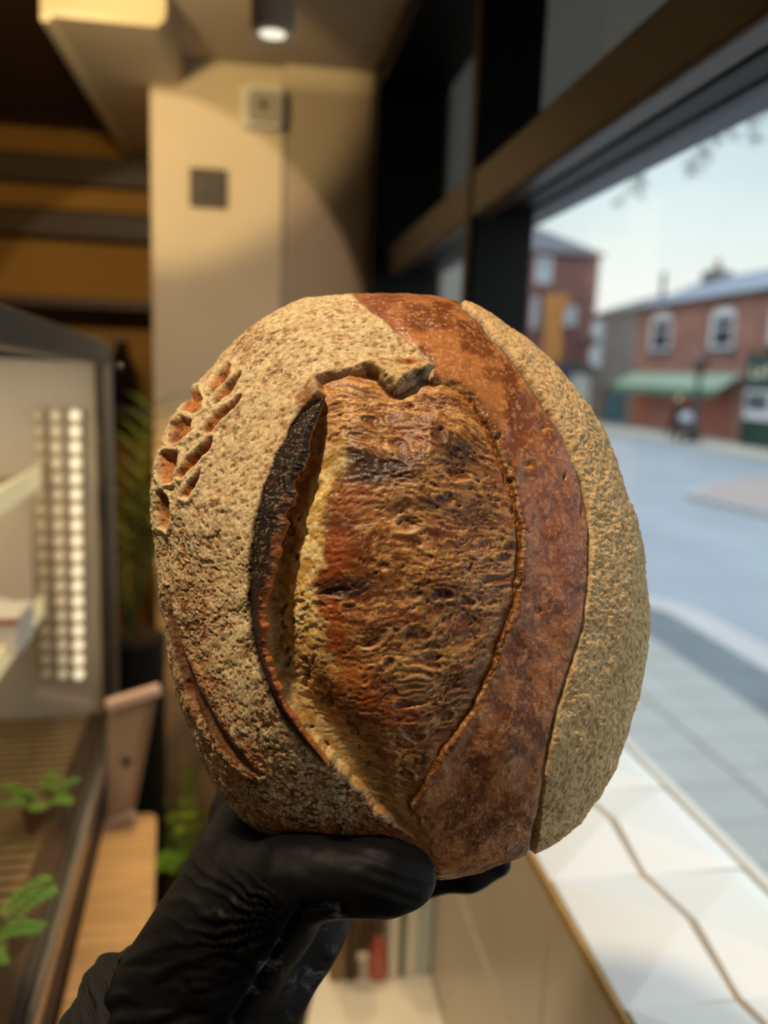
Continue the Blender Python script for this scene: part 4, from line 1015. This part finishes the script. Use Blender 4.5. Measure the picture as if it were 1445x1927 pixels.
# brick paved island
isl = [atZ(px, py, ZG+.03) for px, py in ((1290, 926), (1330, 910), (1400, 900), (1500, 896), (1640, 930), (1600, 985), (1445, 962), (1350, 940))]
il = empty('traffic_island', (isl[0][0]+2, isl[0][1]-3, ZG-.1), 'low brick paved traffic island with pale kerb in the middle of the street', 'traffic island')
cI = sum(isl)/len(isl)
MB().prism([(p[0], p[1], ZG-.1) for p in isl], 'z', (0, 0, .13)).build('kerb', M_KERB, il, bevel=.02)
MB().prism([tuple(cI[:2]+(p[:2]-cI[:2])*.88)+(ZG+.0,) for p in isl], 'z', (0, 0, .06)).build('paving', mat('pinkish_pavers', (150, 136, 132), .8, noise=.12, nscale=2), il)

# opal panel and neighbouring shop front pieces just outside the glass
M_OPAL = bpy.data.materials.new('opal_shade'); M_OPAL.use_nodes = True
_n = M_OPAL.node_tree.nodes; _t = _n.new('ShaderNodeBsdfTranslucent'); _t.inputs[0].default_value = (.42, .40, .37, 1); _d = _n['Principled BSDF']; _d.inputs['Base Color'].default_value = (.35, .33, .30, 1); _d.inputs['Roughness'].default_value = .8
_m = _n.new('ShaderNodeMixShader'); _m.inputs[0].default_value = .65; M_OPAL.node_tree.links.new(_d.outputs[0], _m.inputs[1]); M_OPAL.node_tree.links.new(_t.outputs[0], _m.inputs[2]); M_OPAL.node_tree.links.new(_m.outputs[0], _n['Material Output'].inputs[0])
struct(MB().box(.600, .604, -3, 3.4, .44, 1.9).build('wall_opal_panel', M_OPAL))  # translucent panel added to catch sky light and grey the upper panes
struct(MB().box(.68, 1.0, 3.0, 3.2, ZG, 1.9).build('wall_pilaster', M_OUTW))
struct(MB().box(.62, .68, 2.98, 3.2, ZG, 1.9).build('wall_outside', mat('tan_outside_render', (146, 128, 106), .8)))

XW = 18.4
def wall_part(name, m, parent, ya, yb_, za, zb, xa=XW, xb=XW+7): return MB().box(xa, xb, ya, yb_, za, zb).build(name, m, parent)
# --- brick terrace with slate roof
tr_ = empty('brick_terrace', (XW+3, 28, ZG), 'two storey red brick terrace with a blue slate roof and green awning across the street', 'building')
yL = atX(1200, 600, XW)[1]
wall_part('wall', M_BRICK, tr_, 14, yL, ZG, 3.5)
MB().prism([(XW-.25, 14, 3.42), (XW+3.2, 14, 4.95), (XW+7.2, 14, 3.42)], 'y', (0, yL-14+.1, 0)).build('roof', M_SLATE, tr_)
MB().box(XW-.28, XW-.02, 14, yL+.1, 3.36, 3.48).build('gutter', M_DKMETAL, tr_)
chm = MB().box(XW+2.6, XW+3.6, yL-1.9, yL-.9, 4.2, 5.25).build('chimney', M_STONE, tr_)
MB().lathe([(.16, 0), (.13, .45), (.17, .5)], (XW+3.1, yL-1.4, 5.25), 12).build('chimney_pot', mat('buff_pot', (150, 120, 96), .8), chm)
MB().lathe([(.10, 0), (.10, 1.3)], (XW+1.0, yL-.3, 3.9), 10).build('flue', M_DKMETAL, tr_)
def sash(px0, px1, py0, py1, parent):
    a = atX(px0, (py0+py1)/2, XW); b = atX(px1, (py0+py1)/2, XW); cx = (px0+px1)/2
    zt_ = atX(cx, py0, XW)[2]; zb_ = atX(cx, py1, XW)[2]; y1_, y0_ = a[1], b[1]
    arch = [(y0_+(y1_-y0_)*(.5-.5*math.cos(t)), zt_-.35+.35*math.sin(t)) for t in np.linspace(0, PI, 13)]
    fr_o = [(y0_, zb_), (y1_, zb_)]+[(p[0], p[1]) for p in arch[::-1]]
    w_ = MB().prism([(XW-.06, p[0], p[1]) for p in fr_o], 'x', (.10, 0, 0)).build('sash_window', M_WFR, parent)
    MB().box(XW-.07, XW-.061, y0_+.12, y1_-.30, (zt_+zb_)/2+.04, zt_-.40).build('pane', M_DKG, w_)
    MB().box(XW-.07, XW-.061, y0_+.12, y1_-.30, zb_+.12, (zt_+zb_)/2-.04).build('pane', M_DKG, w_)
    MB().box(XW-.16, XW+.02, y0_-.15, y1_+.15, zb_-.20, zb_-.02).build('sill', M_SLATED, w_)
sash(1226, 1264, 588, 660, tr_); sash(1339, 1384, 578, 656, tr_); sash(1452, 1500, 568, 652, tr_)
aL = atX(1177, 705, XW)[1]; aR = atX(1398, 705, XW)[1]; zA = atX(1300, 702, XW)[2]; zB_ = zA-.62
aw = MB().prism([(XW, aR, zA), (XW, aR, zA-.05), (XW-1.0, aR, zB_-.05), (XW-1.0, aR, zB_)], 'y', (0, min(aL, yL-.02)-aR, 0)).build('awning', M_AWN, tr_)
m = MB(); nS = 44; L_ = (min(aL, yL-.02)-aR)/nS
for k in range(nS): m.box(XW-1.02, XW-1.0, aR+k*L_+.01, aR+(k+1)*L_-.03, zB_-.28-.05*(k % 2), zB_)
m.build('valance', mat('dark_sage_canvas', (92, 128, 104), .8), aw)
for k in range(3):
    yy = aR+(k+.5)*(aL-aR)/3.2; MB().box(XW-.04, XW, yy-.9, yy+.9, ZG+.3, zB_-.3).build('shutter', mat('brick_red_shutter%d' % k, (150+6*k, 82+4*k, 68), .7, noise=.06, nscale=3), tr_)
# --- grey stone house between
gh = empty('stone_house', (XW+3, 40, ZG), 'grey stone house with a teal door between the two red brick buildings', 'building')
yG = 43.0
wall_part('wall', M_STONE, gh, yL+.02, yG, ZG, 3.55, XW+.1, XW+6)
MB().prism([(XW-.1, yL+.03, 3.5), (XW+3.0, yL+.03, 4.55), (XW+6, yL+.03, 3.5)], 'y', (0, yG-yL-.1, 0)).build('roof', M_SLATED, gh)
dL = atX(1137, 760, XW)[1]; dR = atX(1171, 760, XW)[1]
door = MB().box(XW-.02, XW+.1, dR, dL, ZG, atX(1155, 738, XW)[2]).build('door', mat('teal_paint', (24, 84, 104), .5), gh)
MB().box(XW-.05, XW-.02, dR+.15, dR+.25, ZG+.95, ZG+1.1).build('handle', M_BRASS, door)
MB().box(XW-.06, XW+.1, dL+.02, dL+.6, ZG, atX(1130, 738, XW)[2]).build('door_surround', mat('rust_surround', (110, 66, 52), .7), gh)
MB().box(XW-.04, XW+.1, dR-.2, dL+.6, atX(1155, 738, XW)[2], atX(1155, 728, XW)[2]).build('fascia', mat('moss_fascia', (66, 76, 54), .7), gh)
# --- tall corner building
YT = 42.6
tb_ = empty('corner_building', (14.5, YT+4, ZG), 'tall red brick corner building with hipped slate roof and shopfront, beside the window post', 'building')
xr = atY(1118, 620, YT)[0]; xl_ = 8.0; ze = atY(1110, 480, YT)[2]
MB().box(xl_, xr, YT, YT+9, .2, ze).build('wall', M_BRICKX, tb_)
MB().add([(xl_-.3, YT-.3, ze), (xr+.3, YT-.3, ze), (xr+.3, YT+9.3, ze), (xl_-.3, YT+9.3, ze), (xl_+4.2, YT+4.5, ze+2.6), (xr-4.0, YT+4.5, ze+2.6)], [(0, 1, 5, 4), (1, 2, 5), (2, 3, 4, 5), (3, 0, 4), (0, 3, 2, 1)]).build('roof', M_SLATED, tb_)
MB().box(xl_, xr+.1, YT-.25, YT, .2, .85).build('shop_fascia', M_SLATED, tb_)
MB().box(xl_, xr, YT, YT+9, ZG, .2).build('shopfront', mat('grey_shopfront', (96, 98, 100), .5), tb_)
for a, b in ((1072, 1108), (1030, 1040)):
    MB().box(atY(a, 760, YT-.3)[0], atY(b, 760, YT-.3)[0], YT-.35, YT+.02, ZG, .2).build('pilaster', mat('off_white_pilaster', (206, 206, 200), .6), tb_)
def twin(a, b, c, d):
    A_ = atY(a, d, YT-.03); B_ = atY(b, c, YT-.03)
    w_ = MB().box(A_[0], B_[0], YT-.06, YT+.05, A_[2], B_[2]).build('sash_window', M_WFR, tb_)
    MB().box(A_[0]+.1, B_[0]-.1, YT-.07, YT-.061, A_[2]+.12, (A_[2]+B_[2])/2-.04).build('pane', mat('pale_sky_pane', (170, 182, 194), .1), w_)  # reflected sky put into the pane colours
    MB().box(A_[0]+.1, B_[0]-.1, YT-.07, YT-.061, (A_[2]+B_[2])/2+.04, B_[2]-.12).build('pane', mat('pale_sky_pane_b', (150, 164, 178), .1), w_)
twin(1006, 1040, 484, 532); twin(998, 1014, 560, 618); twin(1060, 1086, 578, 612)
def roundsign(px, py, w, h, lab, Y=41.6):
    c = atY(px, py, Y); rx = w*Y/F/2; rz = h*Y/F/2
    e = empty('hanging_sign', (c[0], Y, c[2]-rz), lab, 'sign')
    MB().prism([(c[0]+rx*math.cos(t), Y, c[2]+rz*math.sin(t)) for t in np.linspace(0, 2*PI, 24, endpoint=False)], 'y', (0, .08, 0)).build('board', mat('blue_white_board', (214, 220, 230), .5), e)
    MB().tube([(c[0], Y+.04, c[2]+rz), (c[0], Y+.06, c[2]+rz+.1), (c[0]-rx-.7, Y+1.1, c[2]+rz+.1)], .03, 6).build('bracket', M_DKMETAL, e)
roundsign(1131, 621, 38, 40, 'round white sign hanging off the corner of the tall brick building, upper of two')
roundsign(1125, 670, 34, 46, 'oval white sign hanging off the corner of the tall brick building, lower of two')
# orange banner
bn = empty('orange_banner', tuple(atY(1032, 690, 41.4)), 'long orange banner hanging from a pole on the tall brick building', 'banner')
tl_ = atY(1024, 552, 41.4); br_ = atY(1058, 692, 41.4); nb = 22; vs = []; fs = []
for i in range(nb):
    v = i/(nb-1)
    for k in range(12):
        u = k/11; w_ = 1-.35*v*(u < .35); vs.append((tl_[0]+(br_[0]-tl_[0])*(u*(1-.45*v)+.45*v*(.5+u*.2)+.08*math.sin(5*v+3*u)), 41.4+.12*math.sin(u*11+v*3), tl_[2]+(br_[2]-tl_[2])*v*(1-.12*math.sin(u*PI*3)**2)))
for i in range(nb-1):
    for k in range(11): fs.append((i*12+k, i*12+k+1, (i+1)*12+k+1, (i+1)*12+k))
o = MB().add(vs, fs).build('cloth', mat('orange_cloth', (196, 134, 72), .8, noise=.2, nscale=1.5, stretch=(4, 1, .3)), bn, smooth=True); so2 = o.modifiers.new('t', 'SOLIDIFY'); so2.thickness = .02
MB().tube([tuple(tl_-np.array([.5, 0, -.03])), tuple(np.array([br_[0]+.2, 41.4, tl_[2]+.03]))], .035, 8).build('pole', M_DKMETAL, bn)
MB().bar((tl_[0]-.3, 41.4, tl_[2]+.03), (tl_[0]-.3, YT, tl_[2]+.03), .05, .05).build('bracket', M_DKMETAL, bn)
# --- green shop
XS = 17.7
gs = empty('green_shop', (XS+.4, 25, ZG), 'bottle green shopfront with a pale lettered sign and white window frames at the right', 'shopfront')
gy1 = atX(1396, 760, XS)[1]; gz1 = atX(1420, 668, XS)[2]
MB().box(XS, XW-.01, 16, gy1, ZG, gz1).build('front', M_SHOPG, gs, bevel=.03)
zs1 = atX(1430, 679, XS)[2]; zs0 = atX(1430, 722, XS)[2]
sb = MB().box(XS-.08, XS, 16.2, gy1-.15, zs0, zs1).build('sign_board', mat('dark_teal_sign', (26, 66, 66), .4), gs)
m = MB(); yy = atX(1420, 695, XS)[1]; zz = (zs0+zs1)/2
for k in range(9):                                    # pale strokes of the blurred lettering
    y_ = yy-k*.42; hgt = (.30, .22, .34, .22, .22, .34, .22, .30, .22)[k]
    m.box(XS-.11, XS-.08, y_-.10, y_, zz-.2, zz-.2+hgt+.08)
    m.box(XS-.11, XS-.08, y_-.28, y_-.10, zz-.2+(k % 3)*.14, zz-.10+(k % 3)*.14)
m.build('lettering', mat('cream_lettering', (222, 206, 170), .6), sb)
wz1 = atX(1430, 735, XS)[2]; wz0 = atX(1430, 790, XS)[2]; wy1 = atX(1403, 760, XS)[1]
for k in range(4):
    a = wy1-k*1.55; w_ = MB().box(XS-.05, XS, a-1.5, a, wz0, wz1).build('window', M_WFR, gs)
    MB().box(XS-.06, XS-.051, a-1.38, a-.12, wz0+.32, wz1-.1).build('pane', M_DKG, w_)
m = MB(); rnd = random.Random(2)
for k in range(90):
    p = (XS+rnd.uniform(-.1, .5), rnd.uniform(17, gy1-.2), gz1-.02+rnd.uniform(0, .22)); leaf(m, p, (rnd.uniform(-1, 1), rnd.uniform(-1, 1), 1.2), .34, .14, .8, 5, th=.01)
tag(m.build('greenery', M_LEAFD, gs), kind='stuff')
# --- street lamp
lx = 16.6; lb = atX(1303, 830, lx); 
lp = empty('street_lamp', (lx, lb[1], ZG+.02), 'dark street lamp post standing in front of the green awning', 'street lamp')
zt_ = atX(1300, 694, lx)[2]
MB().lathe([(.16, 0), (.16, .5), (.10, .6), (.085, zt_-ZG-.4), (.12, zt_-ZG-.35), (.05, zt_-ZG-.3)], (lx, lb[1], ZG+.02), 14).build('post', mat('slate_blue_paint', (56, 68, 80), .5), lp, smooth=True)
MB().lathe([(.06, -.32), (.24, 0), (.30, .35), (.2, .42), (.05, .55), (.0001, .6)], (lx, lb[1], zt_), 12).build('lantern', mat('rusty_lantern', (92, 66, 62), .5), lp, smooth=True)
# --- person with a pram
pf = atX(1268, 829, 16.0); Yp = pf[1]; X0 = 16.0; Z0 = ZG+.02
def W(dx, dy, dz): return (X0+dx, Yp+dy, Z0+dz)
# walks towards -Y (to the right in the picture), arms forward
hips = .84; shl = 1.28
body = [(W(0, 0, .90), W(0, -.05, 1.25), .12, .15), (W(0, -.05, 1.27), W(0, -.08, 1.40), .07, .055), (W(0, -.09, 1.50), W(0, -.11, 1.56), .085, .085),
        (W(.08, 0, .88), W(.09, -.14, .48), .085, .06), (W(.09, -.14, .48), W(.09, -.16, .08), .058, .042), (W(.09, -.14, .05), W(.09, -.30, .04), .045, .04),
        (W(-.08, 0, .88), W(-.09, .10, .48), .085, .06), (W(-.09, .10, .48), W(-.09, .28, .12), .058, .042), (W(-.09, .28, .07), W(-.09, .16, .04), .045, .04)]
for sx in (-1, 1):
    body += [(W(.17*sx, -.05, 1.28), W(.19*sx, -.14, 1.02), .05, .042), (W(.19*sx, -.14, 1.02), W(.17*sx, -.42, 1.0), .04, .03), (W(.17*sx, -.42, 1.0), W(.15*sx, -.52, 1.0), .035, .03)]
    for fg in range(4): body.append((W(.17*sx-.03*fg*sx*.6, -.50, 1.0), W(.17*sx-.03*fg*sx*.6, -.55+.006*fg, .96), .010, .009))
Vp, Qp = roundcones(body, .016, .04)
per = mesh_np('person', Vp, Qp, mat('skin', (206, 160, 132), .6), None)
tag(per, 'person with light hair in a dark coat pushing a pram along the far pavement', 'person')
coat = [(W(0, .02, .70), W(0, -.05, 1.27), .19, .185), (W(0, -.05, 1.27), W(0, -.07, 1.36), .15, .09)]
for sx in (-1, 1): coat += [(W(.17*sx, -.05, 1.28), W(.19*sx, -.14, 1.02), .075, .065), (W(.19*sx, -.14, 1.02), W(.17*sx, -.42, 1.0), .062, .05)]
V_, Q_ = roundcones(coat, .016, .05); mesh_np('coat', V_, Q_, mat('black_coat', (28, 27, 34), .8), per)
V_, Q_ = roundcones([body[3][:2]+(.095, .075), body[4][:2]+(.075, .06), body[6][:2]+(.095, .075), body[7][:2]+(.075, .06)], .016, .03); mesh_np('trousers', V_, Q_, mat('dark_trousers', (40, 40, 46), .8), per)
V_, Q_ = roundcones([(W(0, -.07, 1.54), W(0, -.09, 1.60), .10, .095), (W(0, -.03, 1.50), W(0, .0, 1.34), .085, .05)], .012, .03); mesh_np('hair', V_, Q_, mat('light_blond_hair', (206, 184, 150), .7), per)
yp = Yp-.55
pr = empty('pram', (X0, yp-.45, Z0), 'dark grey pram with a pale hood pushed along the far pavement', 'pram')
V_, Q_ = roundcones([(W(0, -.85, .62), W(0, -1.25, .60), .20, .19), (W(0, -1.0, .56), W(0, -1.2, .5), .18, .16)], .02, .05); mesh_np('carrycot', V_, Q_, mat('charcoal_cot', (62, 64, 74), .8), pr)
m = MB(); vs = []; fs = []
for i in range(9):
    a = math.radians(5+i*13)
    for k in range(13):
        b_ = PI*k/12; vs.append(W(.27*math.cos(b_), -.80-.32*math.cos(a)*math.sin(b_)+.05, .74+.36*math.sin(a)*math.sin(b_)))
for i in range(8):
    for k in range(12): fs.append((i*13+k, i*13+k+1, (i+1)*13+k+1, (i+1)*13+k))
o = m.add(vs, fs).build('hood', mat('pale_grey_hood', (168, 170, 182), .7), pr, smooth=True); o.modifiers.new('t', 'SOLIDIFY').thickness = .02
MB().tube([W(-.22, -.52, .98), W(.22, -.52, .98)], .02, 8).tube([W(-.22, -.52, .98), W(-.22, -1.2, .30)], .016, 8).tube([W(.22, -.52, .98), W(.22, -1.2, .30)], .016, 8).tube([W(-.22, -.62, .24), W(-.22, -1.1, .66)], .016, 8).tube([W(.22, -.62, .24), W(.22, -1.1, .66)], .016, 8).build('chassis', M_DKMETAL, pr, smooth=True)
for sx in (-1, 1):
    for yy_, r in ((-.64, .15), (-1.28, .13)):
        c = W(.26*sx, yy_, r); MB().lathe([(r*.3, -.02), (r*.85, -.02), (r, -.012), (r, .012), (r*.85, .02), (r*.3, .02)], c, 20, 'x').build('wheel', M_BLACK, pr, smooth=True)
# --- bare tree on the near pavement, its twigs reaching into the top of the view
tx, ty = 4.0, 3.9
tree = empty('street_tree', (tx, ty, ZG-.02), 'bare street tree whose thin twigs hang into the sky at the upper right', 'tree')
tr2 = MB().tube([(tx, ty, ZG-.02), (tx+.03, ty, -.5), (tx-.02, ty+.05, 1.2), (tx+.03, ty+.2, 2.6)], [.13, .11, .09, .07], 10).build('trunk', mat('grey_bark', (86, 78, 70), .9, noise=.3, nscale=9, bump=.4, bscale=20), tree, smooth=True)
m = MB(); rnd = random.Random(11)
def branch(a, b, r0, depth=0):
    a = Vector(a); b = Vector(b); pts = [a.lerp(b, t)+Vector((rnd.uniform(-.05, .05), rnd.uniform(-.05, .05), rnd.uniform(-.04, .04)))*(0 < t < 1) for t in np.linspace(0, 1, 7)]
    m.tube(pts, [r0*(1-.7*i/6) for i in range(7)], 6)
    if depth < 2:
        for i in range(2, 7):
            d = (pts[i]-pts[i-1]).normalized(); e = pts[i]+(d*.4+Vector((rnd.uniform(-.5, .5), rnd.uniform(-.5, .5), rnd.uniform(-.9, -.1)))).normalized()*(b-a).length*rnd.uniform(.18, .34)
            branch(pts[i], e, r0*.45, depth+1)
for (px, py, Y) in ((1184, 352, 6.2), (1312, 300, 5.6), (1418, 232, 5.2)):
    tip = atY(px, py, Y); up = atY(px+46, py-105, Y-.35); branch((tx-.0, ty+.12, 2.0), tuple(up), .035, 2); branch(tuple(up), tuple(tip), .014, 0)
m.build('branches', mat('twig_bark', (92, 88, 84), .9), tree, smooth=True)

# ================================================================== LIGHT, SKY, CAMERA
def spot(name, loc, tgt, e, col, angle, blend=.15, rad=.03):
    l = bpy.data.lights.new(name, 'SPOT'); l.energy = e; l.color = lin(col); l.spot_size = math.radians(angle); l.spot_blend = blend; l.shadow_soft_size = rad
    o = bpy.data.objects.new(name, l); COL.objects.link(o); o.location = loc
    o.rotation_euler = (Vector(tgt)-Vector(loc)).to_track_quat('-Z', 'Y').to_euler(); return o
def area(name, loc, tgt, e, col, sx, sy):
    l = bpy.data.lights.new(name, 'AREA'); l.shape = 'RECTANGLE'; l.size = sx; l.size_y = sy; l.energy = e; l.color = lin(col)
    o = bpy.data.objects.new(name, l); COL.objects.link(o); o.location = loc
    o.rotation_euler = (Vector(tgt)-Vector(loc)).to_track_quat('-Z', 'Y').to_euler(); return o
WARM = (255, 222, 170); AMB = (255, 190, 90)
spot('key_spot', (-.27, .20, .86), (.02, .36, .05), 50, (255, 230, 192), 44, .6, .035)
spot('pillar_spot', (-.60, .90, .85), (-.35, 2.6, .18), 62, (255, 226, 190), 40, .10, .012)
spot('alcove_fill', (-.30, 1.75, .86), (-.20, 2.6, -1.35), 150, AMB, 40, .5, .03)  # unseen amber spot added to brighten the lower pillar
spot('beam_spot', (-.40, 1.5, .70), (-.38, 2.2, .84), 34, (255, 226, 160), 70, .3, .03)
spot('hanging_spot', (sp[0], 1.6, sp[2]-.01), (sp[0], 1.62, -1.7), 17, WARM, 84, .5, .03)
spot('counter_fill', (-.10, 1.35, .86), (-.21, 1.15, -.74), 34, WARM, 34, .5, .03)  # unseen spot added to brighten the wooden counter
area('recess_lamp', (-1.6, 2.3, .70), (-1.3, 3.4, -.1), 2.4, AMB, .5, .3)
area('case_lamp', cs(.45, .30, FT[2]-.05), cs(.35, .28, -.6), 4.0, (255, 232, 196), .5, .7)
area('room_fill', (-.9, -.9, .84), (-.6, -.6, -1.7), 2.2, WARM, .6, .6)  # unseen fill light added behind the camera
w = bpy.data.worlds.new('overcast_sky'); SC.world = w; w.use_nodes = True
nt = w.node_tree; Nn = nt.nodes; L = nt.links; bg = Nn['Background']
tc = Nn.new('ShaderNodeTexCoord'); sp_ = Nn.new('ShaderNodeSeparateXYZ'); L.new(tc.outputs['Generated'], sp_.inputs[0])
rp = Nn.new('ShaderNodeValToRGB'); L.new(sp_.outputs['Z'], rp.inputs[0])
el = rp.color_ramp.elements; el[0].position = 0.0; el[0].color = (.80, .80, .76, 1); el[1].position = 1; el[1].color = (1.9, 2.05, 2.2, 1)
for p, c in ((.09, (.80, .81, .77)), (.19, (.66, .75, .76)), (.30, (.56, .69, .76)), (.42, (.62, .76, .86)), (.62, (1.3, 1.45, 1.6))):
    e = el.new(p); e.color = (*c, 1)
nz = Nn.new('ShaderNodeTexNoise'); nz.inputs['Scale'].default_value = 3.2; nz.inputs['Detail'].default_value = 6; L.new(tc.outputs['Generated'], nz.inputs['Vector'])
mr = Nn.new('ShaderNodeMapRange'); mr.inputs['From Min'].default_value = .35; mr.inputs['From Max'].default_value = .65; mr.inputs['To Min'].default_value = .93; mr.inputs['To Max'].default_value = 1.07
L.new(nz.outputs['Fac'], mr.inputs[0])
mx = Nn.new('ShaderNodeMix'); mx.data_type = 'RGBA'; mx.blend_type = 'MULTIPLY'; mx.inputs['Factor'].default_value = 1
L.new(rp.outputs[0], mx.inputs['A']); L.new(mr.outputs[0], mx.inputs['B']); L.new(mx.outputs['Result'], bg.inputs['Color'])
bg.inputs['Strength'].default_value = 1.3
cam = bpy.data.cameras.new('camera'); co_ = bpy.data.objects.new('camera', cam); COL.objects.link(co_)
cam.sensor_fit = 'AUTO'; cam.sensor_width = 36; cam.lens = F/1927*36; cam.clip_start = .01; cam.clip_end = 300
co_.matrix_world = Matrix([[*R[0], 0], [*R[1], 0], [*R[2], 0], [0, 0, 0, 1]])
cam.dof.use_dof = True; cam.dof.focus_distance = .352; cam.dof.aperture_fstop = 4.4; cam.dof.aperture_blades = 0
SC.camera = co_
SC.view_settings.view_transform = 'Standard'; SC.view_settings.look = 'None'; SC.view_settings.gamma = 1.0; SC.view_settings.use_curve_mapping = False
SC.view_settings.exposure = 0.0
SC.cycles.max_bounces = 8; SC.cycles.transparent_max_bounces = 12; SC.cycles.sample_clamp_indirect = 4.0
